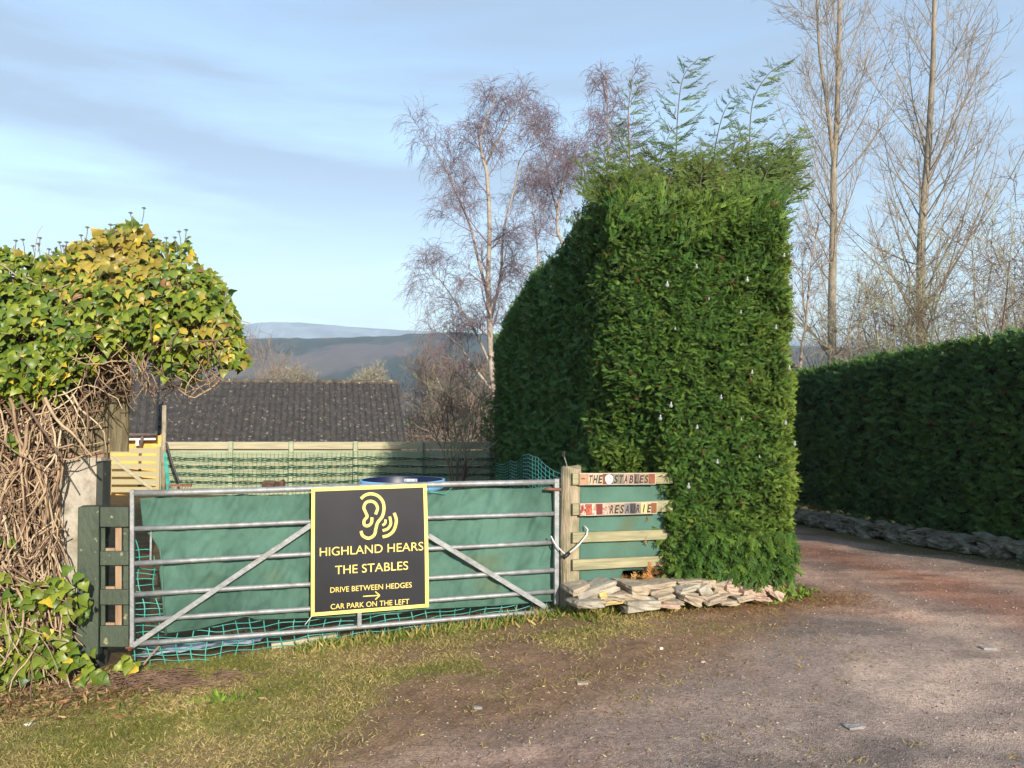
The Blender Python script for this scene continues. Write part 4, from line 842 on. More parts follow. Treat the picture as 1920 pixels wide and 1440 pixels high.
def shrub(label, px_, pyt, w, Y, zb, seed, m, name='bare_bush', ns=9, k=1.0, cnt=(9, 6, 4, 3), rmn=.006, group=None, r0=.035):
    r = np.random.default_rng(seed); bx = at(px_, 777, Y)[0]; top = at(px_, pyt, Y)[2]; h = top-zb; e = empty(name, (bx, Y, zb), label, 'bush' if 'bush' in name else 'tree', group); P = []
    for i in range(ns):
        a = (i+.5)/ns*2-1+r.normal(0, .1); dx = a*w*Y/1450/2; dy = r.normal(0, w*Y/1450/4); hh = h*(1-.35*abs(a)**2)*r.uniform(.75, .95)
        c = [np.array([bx+a*.08, Y, zb]), np.array([bx+dx*.35+r.normal(0, .05), Y+dy*.3, zb+hh*.35]), np.array([bx+dx*.7, Y+dy*.7, zb+hh*.7]), np.array([bx+dx*.95, Y+dy, zb+hh])]
        P.append(catmull(c, 4))
    P = np.array(P); Rr = np.linspace(r0, r0*.22, P.shape[1])[None].repeat(ns, 0)
    A, AR = spawn(P, Rr, cnt[0], .2, 1, R(42), h*.34*k, 6, .4, .14, .5, r, .008, .4); B_, BR = spawn(A, AR, cnt[1], .15, 1, R(45), h*.18*k, 5, .3, .16, .55, r, rmn, .3); C_, CR = spawn(B_, BR, cnt[2], .1, 1, R(45), h*.09*k, 4, .2, .2, .7, r, rmn, .3)
    tree_mesh('stems', [(P, Rr, 6)], M[m], e); tree_mesh('twigs', [(A, AR, 4), (B_, BR, 3), (C_, CR, 3)], M[m], e)
shrub('lichen covered bare tree tangled round the second poplar trunk', 1700, 470, 300, 18, 0, 51, 'lichen', 'bare_tree', ns=9, cnt=(10, 5, 5, 3))
shrub('lichen covered bare tree with dense twigs right of the second poplar', 1850, 400, 330, 17, 0, 52, 'lichen', 'bare_tree', ns=10, cnt=(10, 5, 5, 3))
shrub('dark stemmed bare tree cut by the right picture edge', 1950, 380, 260, 20, 0, 53, 'brush', 'bare_tree', ns=9, cnt=(11, 7, 4, 3))
shrub('low bare tree behind the shaded hedge near the first poplar', 1610, 560, 200, 22, 0, 54, 'poptwig', 'bare_tree', ns=8, cnt=(10, 6, 4, 3))
shrub('small bare tree above the roof beside the ivy', 470, 600, 130, 30, -1.5, 55, 'brush', 'bare_tree', ns=5, cnt=(8, 5, 3, 3), rmn=.009)
shrub('pale twiggy shrub growing in front of the netted fence', 858, 665, 120, 13.6, .18, 56, 'lichen', 'bare_bush', ns=9, cnt=(6, 4, 3, 2), rmn=.004, r0=.016)
for i, (a, t, w, Y, lab) in enumerate([(800, 650, 80, 34, 'brown bare bush directly right of the tiled roof'), (830, 660, 100, 42, 'brown bare bush behind the pale twiggy shrub'), (868, 640, 130, 30, 'brown bare bush left of the birch trunk'), (905, 660, 120, 26, 'brown bare bush at the foot of the birch')]):
    shrub(lab, a, t, w, Y, -1.6, 80+i, 'brush', 'bare_bush', ns=8, cnt=(8, 5, 4, 2), rmn=.010, group='bare bushes beyond the fence')
for i, (a, t, w) in enumerate([(540, 682, 90), (690, 690, 60)]):
    shrub(['round bare treetop above the middle of the roof ridge', 'small bare treetop above the right of the roof ridge'][i], a, t, w, 120, -2.5, 90+i, 'lichen', 'bare_tree', ns=9, cnt=(10, 7, 5, 3), rmn=.03, r0=.15)
# far wood below the hill
r = np.random.default_rng(99); n = 9000; x = r.uniform(-420, 420, n); y = 520+r.uniform(-25, 60, n); z = -3+14*r.random(n)*(0.5+.7*fbm(x/25, x*0)); up = r.normal(0, 1, (n, 3))
cw = np.array(S(104, 88, 78))*r.uniform(.6, 1.3, (n, 1)); cw = np.where((fbm(x/40, y/40) > .55)[:, None], np.array(S(70, 80, 52))*r.uniform(.6, 1.2, (n, 1)), cw)
tag(scatter('woodland', FTs, FFs, np.stack([x, y, z], 1), r.normal(0, .4, (n, 3))+np.array([0, 0, 1]), up, 7*r.uniform(.6, 1.3, n), cw, M['leaf']), kind='stuff')
# dark conifer growth at the birch foot
r = np.random.default_rng(98); n = 700; x = -.42+r.normal(0, .14, n); y = 16+r.normal(0, .2, n); z = r.uniform(.2, 2.0, n)
tag(scatter('evergreen_shrub', FTs, FFs, np.stack([x, y, z], 1), r.normal(0, .6, (n, 3))+np.array([0, 0, .6]), r.normal(0, 1, (n, 3)), .14*r.uniform(.6, 1.3, n), hcol(gA, gY)(x, y, z, r, 0), M['leaf']), 'small dark evergreen shrub tucked against the far end of the tall hedge', 'shrub')

r = np.random.default_rng(97); n = 900; x = r.uniform(.80, 1.40, n); y = 6.60+(x-1.0)*.28+r.normal(.12, .09, n); z = .10+r.random(n)**1.5*np.where(x > 1.15, .30, .16)
k = r.random(n) < .12; z = np.where(k & (x > 1.15), r.uniform(.3, .8, n), z); cc_ = np.array([S(176, 124, 72), S(150, 104, 62), S(196, 158, 100), S(120, 84, 52)])[r.integers(0, 4, n)]
tag(scatter('dead_bracken', FTs, FFs, np.stack([x, y, z], 1), r.normal(0, .5, (n, 3))+np.array([0, -.2, .4]), r.normal(0, .6, (n, 3))+np.array([0, -1, .3]), .11*r.uniform(.5, 1.3, n), cc_*r.uniform(.7, 1.2, (n, 1)), M['litter']), kind='stuff')
# ---------------------------------------------------------------- sheds
def roof(q, o, u, v, Lu, Lv, slope, step=.33, wave=.155, du=.022):
    nu = int(Lu/du); rows = int(round(Lv/step)); up = np.array([0, 0, 1.0]); sl = v*math.cos(slope)+up*math.sin(slope); nn = np.cross(u, sl); nn = nn if nn[2] > 0 else -nn
    U = np.linspace(0, Lu, nu); vs = []; fs = []; tt = []
    for r_ in range(rows):
        for f in (0, .04, .5, 1.0): tt.append((r_, f))
    for (r_, f) in tt:
        for a in U:
            ph = (a % wave)/wave; prof = .036*math.exp(-((ph-.25)/.13)**2)*1.3; h = prof+.038*(1-f)+(.006*noise(np.floor(a/.31), float(r_)*1.0)) - (.035 if f == 0 else 0)
            vs.append(o+u*a+sl*((r_+f)*step)+nn*h)
    k = nu
    for j in range(len(tt)-1):
        for i in range(nu-1): fs.append((j*k+i, j*k+i+1, (j+1)*k+i+1, (j+1)*k+i))
    q.add(vs, fs); return sl, nn
sv = nrm(np.array([-.56, 2.2, 0])); su = np.array([-sv[1], sv[0], 0]); su = su if su[0] < 0 else -su
Ae = at(762, 829, 20.0); shed = empty('stable_building', (Ae[0], Ae[1], -1.2), 'low building with long dark tiled roof behind the netted fence', 'building')
slope = math.atan2(1.66, 2.25)
q = MB(); sl, rn = roof(q, Ae, su, sv, 7.0, 2.80, slope); q.build('roof', M['tiles'], shed)
rl = Ae+sl*2.72; q = MB()
for i in range(16):
    a = rl+su*(i*.445); q.tube([a+np.array([0, 0, .0]), a+su*.435], .085, 10)
q.build('ridge_tiles', M['tiles2'], shed, sm=True)
rb = np.array([rl[0], rl[1], rl[2]]); bk_ = rb+sv*2.2; bk_[2] = Ae[2]
q = MB(); q.slab([Ae+su*6.95+sv*2.25*2*0+np.array([0, 0, 0]), Ae, rl-np.array([0, 0, .05]), rl+su*6.95-np.array([0, 0, .05])], rn, .05)
q.add([rl, rl+su*6.95, bk_+su*6.95, bk_], [(0, 1, 2, 3)]); q.build('roof_deck', M['tiles2'], shed)
q = MB(); w0 = Ae+sv*.3+su*.1; 
q.add([w0-np.array([0, 0, 2.4]), w0+su*6.7-np.array([0, 0, 2.4]), w0+su*6.7, w0, bk_-sv*.3+su*.1-np.array([0, 0, 2.4]), bk_-sv*.3+su*.1, bk_-sv*.3+su*6.8-np.array([0, 0, 2.4]), bk_-sv*.3+su*6.8, rl+su*.1-np.array([0, 0, .1]), rl+su*6.8-np.array([0, 0, .1])], [(0, 1, 2, 3), (0, 4, 5, 8, 3), (4, 6, 7, 5), (1, 2, 9, 7, 6)]); q.build('wall', M['orange'], shed)
q = MB(); q.tube([Ae-sv*.06-np.array([0, 0, .05]), Ae+su*7.0-sv*.06-np.array([0, 0, .05])], .05, 10); q.build('gutter', M['gutter'], shed, sm=True)
q = MB(); q.slab([Ae-np.array([0, 0, .03]), Ae-np.array([0, 0, .16]), rl-np.array([0, 0, .16]), rl-np.array([0, 0, .03])], su*-1, .02); q.build('verge_board', M['gutter'], shed)
# smaller timber shed
Bb = at(292, 813, 16.2); sh2 = empty('timber_shed', (Bb[0], Bb[1], -1.2), 'small orange timber shed with white eaves board left of the long roof', 'shed')
v2 = nrm(np.array([-.43, 1.0, 0])); u2 = np.array([-v2[1], v2[0], 0]); zz_ = np.array([0, 0, 1.0]); ax2 = [-u2, v2, zz_]
P2 = lambda a, b, c: np.array(Bb)+u2*a+v2*b+zz_*c
q = MB(); s2, n2 = roof(q, Bb, u2, v2, 3.2, 2.31, R(36)); q.build('roof', M['tiles'], sh2)
q = MB(); q.box(P2(1.6, .08, -.07), (3.2, .03, .13), ax=ax2); q.build('eaves_board', M['white'], sh2)
q = MB(); q.box(P2(1.62, .33, -1.15), (3.5, .05, 2.2), ax=ax2); q.build('wall', M['orange'], sh2)
q = MB(); q.box(P2(-.09, 1.25, -1.1), (.05, 1.7, 2.1), ax=ax2); q.build('wall', M['orange'], sh2)
for i in range(5):
    q = MB(); q.box(P2(.35+i*.42, .2, -.19), (.06, .24, .12), ax=ax2); q.build('bracket', M['white'], sh2)
q = MB(); q.tube([P2(-.02, -.03, -.02), P2(3.2, -.03, -.02)], .04, 8); q.build('gutter', M['gutter'], sh2, sm=True)
q = MB(); q.slab([P2(-.03, 0, -.12), P2(-.03, 0, .06), P2(-.03, 0, .08)+s2*2.3, P2(-.03, 0, -.12)+s2*2.3], -u2, .03); q.build('verge_board', M['black'], sh2)
q = MB(); q.tube([P2(.25, -.03, -.05), P2(.27, .1, -.2), P2(.3, .28, -.45), P2(.3, .28, -1.6)], .03, 8); q.build('downpipe', M['gutter'], sh2, sm=True)

# ---------------------------------------------------------------- board fence with netting (y = 15)
FY = 15.0; xz = lambda a, b, Y=FY: at(a, b, Y)
bf = empty('board_fence', (xz(630, 900)[0], FY, .1), 'horizontal board fence with pale posts behind the gate', 'fence')
xl0 = xz(302, 850)[0]; xr0 = 0.6
ztop_f = xz(600, 828.5)[2]
q = MB(); q.box(((xl0+xr0)/2, FY, ztop_f-.07), (xr0-xl0, .03, .14)); q.build('top_board', M['boardtop'], bf, bevel=.003)
for i in range(6):
    q = MB(); q.box(((xl0+xr0)/2, FY+.012*(i % 2), ztop_f-.235-i*.147), (xr0-xl0, .025, .143)); q.build('board', M['boards'], bf)
for a in [309, 435, 548, 668, 790, 915]:
    p = xz(a, 830); q = MB(); q.box((p[0], FY-.055, ztop_f-.55), (.075, .07, 1.12)); q.build('post', M['boards'], bf, bevel=.004)
q = MB(); r = np.random.default_rng(3)
for j in range(4):
    for w in (0, 1, 2):
        pts = [(x, FY-.11, ztop_f-.30-.147*j+.014*math.sin(x*5.3+w*2+j)+.012*math.sin(x*17+w*2.1)-.03*abs(math.sin((x-xl0)*.8))) for x in np.arange(xl0+.1, xr0, .05)]
        q.tube(pts, .0065, 4)
cords_q = q
q = MB()
for x in np.arange(xl0+.1, xr0, .085): q.tube([(x+.01*math.sin(x*9), FY-.10, ztop_f-.17-.03*abs(math.sin((x-xl0)*.8))), (x+.012, FY-.10, ztop_f-.5), (x, FY-.10, .16)], .0036, 3)
for j in range(14): q.tube([(x, FY-.10, ztop_f-.18-.055*j-.03*abs(math.sin((x-xl0)*.8))) for x in np.arange(xl0+.1, xr0, .12)], .0030, 3)
fnet = tag(q.build('fence_netting', M['netpale']), 'pale green netting hung over the horizontal board fence with dark twisted cords', 'netting'); cords_q.build('twisted_cords', M['netdark'], fnet)
# slatted gate left
pg_ = empty('slatted_gate', (xz(250, 900)[0], 15, .15), 'small pale timber gate of horizontal slats in front of the orange shed', 'gate')
x0_, x1_ = xz(203, 850)[0], xz(301, 850)[0]
for i in range(6):
    z_ = xz(250, 845+i*14.6)[2]; q = MB(); q.box(((x0_+x1_)/2, 15, z_), (x1_-x0_, .02, .10)); q.build('slat', M['pallet'], pg_)
for a in (204, 299):
    p = xz(a, 850); q = MB(); q.box((p[0], 14.96, xz(0, 882)[2]), (.07, .05, .92)); q.build('upright', M['pallet'], pg_)
q = MB(); pa, pb = xz(208, 858, 14.97), xz(292, 922, 14.97); d_ = pb-pa; q.box((pa+pb)/2, (np.linalg.norm(d_), .025, .06), rot=(0, math.atan2(-d_[2], d_[0]), 0)); q.build('brace', M['boardtop'], pg_)
q = MB(); p = xz(309, 760, 14.8); q.tube([(p[0], 14.8, .1), (p[0]-.01, 14.8, p[2])], [.045, .038], 10); o = q.build('pole', M['wood'], None, sm=True); tag(o, 'tall thin round timber pole where fence and slatted gate meet', 'pole')
q = MB(); q.tube([xz(312, 830, 14.6), xz(322, 868, 14.55), xz(336, 905, 14.5)], .022, 6); o = q.build('garden_rake', M['black']); tag(o, 'dark handled rake leaning on the board fence', 'rake')
q = MB(); c = xz(338, 910, 14.45); q.box(c, (.42, .04, .04)); 
for i in range(9): q.tube([c+np.array([-.2+.05*i, 0, 0]), c+np.array([-.2+.05*i, -.05, -.08])], .006, 4)
q.build('head', M['rust'], o)
q = MB(); r = np.random.default_rng(8)
for i in range(26):
    a0 = r.uniform(-3, 3); q.tube([xz(309+a0*.8, 848+r.uniform(0, 5), 14.6), xz(312+a0+r.normal(0, 1), 880, 14.55), xz(317+a0+r.normal(0, 1.5), 918, 14.5)], .008, 4)
tag(q.build('netting_bundle', M['net']), 'gathered bundle of teal netting hanging by the thin pole', 'netting')
# teal netting strung from fence to gate post along the hedge
q = MB(); 
def sagp(s, f):
    a = np.interp(s, [0, .35, .62, .8, 1], [930, 968, 990, 1015, 1053]); yt_ = np.interp(s, [0, .35, .62, .8, 1], [868, 862, 846, 862, 889])
    Y = np.interp(s, [0, .35, .62, .8, 1], [13.6, 10.5, 8.6, 7.5, 6.5]); sag = [0, 5*math.sin(((s*4) % 1)*math.pi)][1]
    return at(a, yt_+sag+f*5.2*(9/Y), Y)
for f in range(0, 18): q.tube([sagp(s, f*1.35) for s in np.linspace(0, 1, 60)], .0034, 4)
for s in np.linspace(0, 1, 26): q.tube([sagp(s, f*1.35) for f in range(0, 18, 2)], .0026, 4)
tag(q.build('sagging_netting', M['net']), 'sagging teal netting strung past the hedge foot behind the gate post', 'netting')
# blue tub
tb = at(755, 901, 8.0); tub = empty('plastic_tub', (tb[0], 8, 0), 'large round blue plastic tub behind the sign', 'tub')
def ringmesh(q, c, prof, n=40):
    vs = []; fs = []
    for (r_, z_) in prof:
        for j in range(n): th = 2*math.pi*j/n; vs.append((c[0]+r_*math.cos(th), c[1]+r_*math.sin(th), z_))
    for i in range(len(prof)-1):
        for j in range(n): fs.append((i*n+j, i*n+(j+1) % n, (i+1)*n+(j+1) % n, (i+1)*n+j))
    q.add(vs, fs)
zt0 = tb[2]+.012
q = MB(); ringmesh(q, (tb[0], 8), [(.34, .02), (.40, zt0-.1), (.43, zt0-.08), (.435, zt0), (.415, zt0)]); q.build('shell', M['blue'], tub, sm=True)
q = MB(); ringmesh(q, (tb[0], 8), [(.414, zt0-.002), (.39, zt0-.3), (.01, zt0-.3)]); q.build('inside', M['navy'], tub, sm=True)
q = MB(); q.box((tb[0]+.05, 8.25, zt0-.03), (.14, .02, .03)); q.build('handle', M['sheet'], tub)
# things lying behind the netting
q = MB(); q.slab([gp(508, 1208, -.12), gp(632, 1190, -.12), gp(634, 1224, -.12), gp(514, 1243, -.12)], GN, .05); tag(q.build('plank', M['boardtop'], bevel=.006), 'short pale thick plank lying behind the netting under the gate', 'plank')
q = MB(); q.slab([gp(345, 1247, -.13), gp(505, 1236, -.13), gp(505, 1241, -.13), gp(345, 1256, -.13)], GN, .09); tag(q.build('plank', M['orange'], bevel=.003), 'long thin orange plank along the grass under the gate', 'plank')
q = MB(); r = np.random.default_rng(4); G = []
for j in range(9):
    for i in range(26):
        x_ = -2.75+i*.034; y_ = 5.70+j*.03+i*.008; G.append((x_, y_, float(ground_z(x_, y_))+.03+.06*float(fbm(x_*9, y_*9))))
q.add(G, [(j*26+i, j*26+i+1, (j+1)*26+i+1, (j+1)*26+i) for j in range(8) for i in range(25)]); tag(q.build('plastic_sheet', M['sheet']), 'crumpled pale blue plastic sheet on the ground behind the netting', 'plastic sheet')
q = MB(); q.tube([gp(298, 1212, -.04), gp(282, 1230, .02), gp(268, 1247, .06)], .006, 5); tag(q.build('stick', M['woodraw']), 'thin broken stick leaning on the netting below the brace', 'stick')
q = MB(); c = xz(505, 908, 12.6); stone_mesh(q, c, (.22, .2, .11), np.eye(3), 77); stone_mesh(q, c+np.array([.15, .02, -.02]), (.2, .16, .09), np.array(Euler((0, .5, 0)).to_matrix()), 78); tag(q.build('soil_clod', M['clod']), 'brown clod of turf on the bank above the gate rail', 'clod')

# ---------------------------------------------------------------- ivy
IY = 5.55
topx = [-460, -80, 0, 40, 110, 150, 200, 240, 268, 300, 330, 350, 375, 400, 430, 445, 452, 456]
topy = [470, 480, 478, 482, 474, 450, 437, 425, 410, 445, 462, 455, 490, 520, 560, 610, 650, 680]
botx = [-460, 0, 60, 120, 180, 250, 300, 345, 400, 440, 456]; boty = [770, 770, 765, 742, 700, 690, 715, 720, 700, 690, 684]
ivy = empty('ivy', (-3.2, 5.6, -.1), 'big sunlit ivy with yellowing leaves climbing over the concrete wall', 'ivy')
ivt = np.array([(0, .04, 0), (-.26, -.02, -.04), (-.48, .12, -.12), (-.42, .40, -.08), (-.24, .62, -.07), (0, 1.0, -.34), (.24, .62, -.07), (.42, .40, -.08), (.48, .12, -.12), (.26, -.02, -.04), (0, .42, .06)])
ivf = np.array([(0, 10, 1), (1, 10, 3), (1, 3, 2), (3, 10, 4), (4, 10, 5), (5, 10, 6), (6, 10, 7), (7, 9, 8), (7, 10, 9), (9, 10, 0)])
def ivy_cols(px, py, r):
    n = len(px); g1 = np.array(S(74, 104, 30)); g2 = np.array(S(140, 150, 48)); yo = np.array(S(168, 150, 60)); ye = np.array(S(200, 176, 54)); br = np.array(S(150, 112, 72))
    c = g1+(g2-g1)*r.random((n, 1)); 
    w = np.exp(-((px-215)/95)**2-((py-475)/75)**2)+.45*np.exp(-((px-400)/60)**2-((py-640)/50)**2); pick = r.random(n) < w*1.0; c = np.where(pick[:, None], yo*r.uniform(.75, 1.1, (n, 1)), c)
    q_ = r.random(n); c = np.where((q_ < .032)[:, None], ye, c); c = np.where(((q_ > .05) & (q_ < .062+.02*w))[:, None], br, c)
    dk = (r.random(n) < .16)[:, None]; c = np.where(dk, c*np.array([.6, .72, .8]), c); return c*r.uniform(.75, 1.15, (n, 1))
r = np.random.default_rng(200); N0 = 19500; px = r.uniform(-460, 456, N0); u = r.random(N0)
ty = np.interp(px, topx, topy)+fbm(px/22, px*0)*30-15; by = np.interp(px, botx, boty); py = ty+(by-ty)*u
edge = np.minimum(np.minimum(py-ty, (by-py)*1.4+15), (460-px)*.8); bulge = .42*np.sqrt(np.clip(edge/130, 0, 1)); back = r.random(N0) < .22
holes = fbm(px/38+4, py/30, o=3); keep = (holes < .55) | (r.random(N0) < .3); lowk = r.random(N0) < sstep(1.05, .72, u)+np.exp(-((px-60)/90)**2)*.6; keep &= lowk | (u < .7)
keep &= ~((px > 170) & (px < 420) & (py > 640) & (r.random(N0) < .55))
dep = IY+.10 - bulge + r.normal(0, .05, N0) + (fbm(px/45, py/40, o=3)-.5)*.25; dep = np.where(back, IY+.35+bulge, dep)
pos = np.array([at(a, b, d) for a, b, d in zip(px[keep], py[keep], dep[keep])]); n = len(pos); bk2 = back[keep]
sgn = np.where(bk2, 1, -1)
ax = np.stack([r.normal(.0, .5, n), sgn*r.uniform(.1, .7, n), r.uniform(-1.1, -.1, n)], 1); up = np.stack([r.normal(.1, .45, n), sgn*np.ones(n), r.uniform(.1, 1.1, n)], 1)
tnear = (py[keep]-ty[keep] < 40); ax[tnear, 2] += r.uniform(0, .9, tnear.sum())
scatter('leaves', ivt, ivf, pos, ax, up, .056*r.uniform(.5, 1.5, n), ivy_cols(px[keep], py[keep], r), M['ivy'], ivy)
# dead inner growth behind the leaves
pxs_ = np.linspace(-440, 425, 34); q = MB(); vs = []; fs = []; nv_ = 8
for a in pxs_:
    t_ = float(np.interp(a, topx, topy))+38; b_2 = float(np.interp(a, botx, boty))-30; b_2 = max(b_2, t_+20)
    for j in range(nv_):
        th = 2*math.pi*j/nv_; yy = (t_+b_2)/2-(b_2-t_)/2*math.sin(th); Yd = IY+.22-.20*math.cos(th)*-1+.0; vs.append(at(a+8*math.sin(j*2.1+a), yy, IY+.25+.16*math.cos(th)+.03*math.sin(a/9+j)))
for i in range(len(pxs_)-1):
    for j in range(nv_): fs.append((i*nv_+j, i*nv_+(j+1) % nv_, (i+1)*nv_+(j+1) % nv_, (i+1)*nv_+j))
q.add(vs, fs+[tuple(range(nv_)), tuple((len(pxs_)-1)*nv_+j for j in range(nv_))]); q.build('inner_growth', M['innerbrown'], ivy)
# stems
def wander(n, x0f, y0f, len_px, ang0, angj, Yf, rad, seed, K=9, wob=.28):
    r = np.random.default_rng(seed); x = x0f(r, n); y = y0f(r, n, x); a = r.normal(ang0, angj, n); Lp = r.uniform(.5, 1.3, n)*len_px; Q = []; Yd = Yf(r, n, x, y)
    dY = r.normal(0, .02, n)
    for k in range(K):
        Q.append(np.array([at(p, s, d) for p, s, d in zip(x, y, Yd)])); x = x+np.cos(a)*Lp/K; y = y+np.sin(a)*Lp/K; a = a+r.normal(0, wob, n); Yd = Yd+dY+r.normal(0, .012, n)
    Q = np.stack(Q, 1); r0 = rad*r.uniform(.5, 1.8, n); return Q, r0[:, None]*np.linspace(1, .45, K)[None]
wallY = 5.60
def yf_front(r, n, x, y): return wallY-.03-r.random(n)**1.3*.30
_wander = wander
def wander(*a, **k):
    Q, RR = _wander(*a, **k); keep_ = np.ones(len(Q), bool)
    for kk in range(Q.shape[1]):
        d = Q[:, kk]-EYE; f = d[:, 1]*cp + d[:, 2]*sp_; up_ = -d[:, 1]*sp_ + d[:, 2]*cp; PX = 960+1450*d[:, 0]/f; PY = 720-1450*up_/f
        keep_ &= (PX < np.interp(PY, [740, 775, 850, 870, 900, 1060, 1180, 1230, 1300], [470, 225, 200, 135, 118, 128, 150, 230, 235]))
    return Q[keep_], RR[keep_]
st = []
st.append((*wander(520, lambda r, n: r.uniform(-330, 200, n), lambda r, n, x: r.uniform(690, 900, n), 230, R(95), .6, yf_front, .0052, 301), 5))
st.append((*wander(620, lambda r, n: r.uniform(-330, 120, n), lambda r, n, x: r.uniform(820, 1130, n), 240, R(80), .65, yf_front, .0054, 302), 5))
st.append((*wander(300, lambda r, n: r.uniform(-300, 130, n), lambda r, n, x: r.uniform(1050, 1200, n), 170, R(60), .7, lambda r, n, x, y: 5.42-r.random(n)*.25, .0060, 303), 5))
st.append((*wander(150, lambda r, n: r.uniform(150, 430, n), lambda r, n, x: r.uniform(600, 720, n), 90, R(100), .9, lambda r, n, x, y: IY-.15+r.normal(0, .1, n), .0050, 304), 4))
st.append((*wander(260, lambda r, n: r.uniform(-40, 430, n), lambda r, n, x: r.uniform(520, 700, n), 120, R(120), 1.2, lambda r, n, x, y: IY-.12+r.normal(0, .08, n), .0042, 305), 4))
st.append((*wander(90, lambda r, n: r.uniform(0, 90, n), lambda r, n, x: r.uniform(700, 1000, n), 330, R(85), .35, yf_front, .0078, 306, wob=.2), 6))
st.append((*wander(40, lambda r, n: r.uniform(200, 380, n), lambda r, n, x: r.uniform(680, 740, n), 60, R(100), .5, lambda r, n, x, y: IY+r.normal(0, .08, n), .0045, 307), 4))
M['vinedark'] = mat('dark_vine', (0.13, 0.075, 0.05), .9, (0.24, 0.155, 0.10), 5)
tree_mesh('vine_stems', [(a_[::3], b_[::3], c_) for a_, b_, c_ in st], M['vinedark'], ivy)
tree_mesh('vine_stems', [(np.concatenate([a_[1::3], a_[2::3]]), np.concatenate([b_[1::3], b_[2::3]]), c_) for a_, b_, c_ in st], M['vine'], ivy)
# pale twigs: second tone
M['vine2'] = mat('pale_vine', (0.52, 0.40, 0.26), .85, (0.62, 0.50, 0.34), 4)
tree_mesh('vine_stems', [(*wander(260, lambda r, n: r.uniform(-300, 150, n), lambda r, n, x: r.uniform(720, 1150, n), 170, R(80), .8, lambda r, n, x, y: 5.30+r.random(n)*.2, .0055, 311), 5)], M['vine2'], ivy)
# low leaves at the foot
r = np.random.default_rng(210); cl_ = [(60, 1110, 60, 22, 60), (100, 1115, 45, 25, 50), (30, 1170, 30, 25, 26), (65, 1200, 35, 30, 40), (20, 1250, 45, 25, 50), (130, 1225, 30, 25, 30), (175, 1265, 25, 18, 22), (10, 1010, 10, 8, 5), (60, 1235, 60, 20, 40), (150, 1150, 12, 15, 5), (25, 820, 20, 14, 4), (235, 1240, 18, 10, 8)]
P_, C1 = [], []
pp = []
for cx, cy_, sx, sy, k in cl_: pp += [(r.normal(cx, sx*.7), r.normal(cy_, sy*.7)) for _ in range(k)]
pp = np.array(pp); pos = np.array([at(a, b, 5.10+r.random()*.2) for a, b in pp]); n = len(pos)
scatter('leaves', ivt, ivf, pos, np.stack([r.normal(0, .6, n), r.uniform(-.7, 0, n), r.uniform(-.9, .4, n)], 1), np.stack([r.normal(0, .4, n), -np.ones(n), r.uniform(.2, 1.1, n)], 1), .075*r.uniform(.6, 1.3, n), ivy_cols(pp[:, 0]+900, pp[:, 1], r), M['ivy'], ivy)
# berry heads on stalks
FH = [(10, 462), (30, 452), (43, 450), (75, 447), (72, 458), (92, 468), (112, 455), (125, 455), (118, 462), (142, 455), (152, 442), (164, 427), (207, 422), (218, 434), (245, 400), (270, 391), (300, 452), (312, 447), (336, 435), (349, 432), (328, 446), (100, 474), (62, 462)]
M['head'] = mat('berry_head', (0.12, 0.13, 0.12), .8, (0.20, 0.20, 0.16), 50)
for i, (a, b) in enumerate(FH):
    c = at(a, b, IY-.05); q = MB(); foot_ = at(a+(-4 if i % 2 else 3), b+26, IY-.02); q.tube([foot_, (foot_+c)/2+np.array([.004, 0, 0]), c-np.array([0, 0, .01])], .0028, 5)
    for j in range(14):
        th = j*2.4; rr_ = .014*math.sqrt((j+.5)/14); d_ = np.array([rr_*math.cos(th), rr_*math.sin(th), .010-.5*rr_]); uvs(q, c+d_, .0036, 5, 4); q.tube([c-np.array([0, 0, .01]), c+d_], .0012, 3)
    q.build('flower_head', M['head'], ivy)

# ---------------------------------------------------------------- grass, litter, pebbles
r = np.random.default_rng(400)
bt = np.array([(-.10, 0, 0), (.10, 0, 0), (.07, .55, .10), (-.06, .55, .10), (0, 1, .32), (.012, 1, .32)]); btf = np.array([(0, 1, 2, 3), (3, 2, 5, 4)])
n = 240000; x = r.uniform(-4.6, 2.6, n); y = 3.3+3.9*r.random(n); k = (gi(gw[..., 0], x, y) > r.random(n)*.9) & (y < G0[1]+(x-G0[0])*GU[1]/GU[0]+.15); k &= (np.abs(x) < .72*y+.3)
x, y = x[k], y[k]; z = gz(x, y); n = len(x); dry = (fbm(x*2, y*2, o=3) + r.normal(0, .16, n) > .46)[:, None]
cgr = np.where(dry, np.array(S(178, 160, 106)), np.array(S(122, 126, 60)))*r.uniform(.65, 1.2, (n, 1))
hgt = .021*r.uniform(.5, 1.6, n)
tag(scatter('grass', bt, btf, np.stack([x, y, z], 1), np.stack([r.normal(0, .8, n), r.normal(0, .8, n), np.full(n, .55)], 1), r.normal(0, 1, (n, 3)), hgt, cgr, M['grass']), kind='stuff')
# sparse dry tufts on the bare soil
r = np.random.default_rng(401); nt2 = 300; tx = r.uniform(-2.6, 2.4, nt2); tyy = r.uniform(3.5, 6.7, nt2); kk = (gi(drivem, tx, tyy) < .75+.3*r.random(nt2)) & (tyy < G0[1]+(tx-G0[0])*GU[1]/GU[0]-.1); tx, tyy = tx[kk], tyy[kk]
m_ = 18; x = np.repeat(tx, m_)+r.normal(0, .045, len(tx)*m_); y = np.repeat(tyy, m_)+r.normal(0, .035, len(tx)*m_); n = len(x)
tag(scatter('dry_grass', bt, btf, np.stack([x, y, gz(x, y)], 1), np.stack([r.normal(0, .9, n), r.normal(0, .9, n), np.full(n, .6)], 1), r.normal(0, 1, (n, 3)), .024*r.uniform(.5, 1.5, n), np.array(S(160, 142, 88))*r.uniform(.7, 1.15, (n, 1)), M['grass']), kind='stuff')
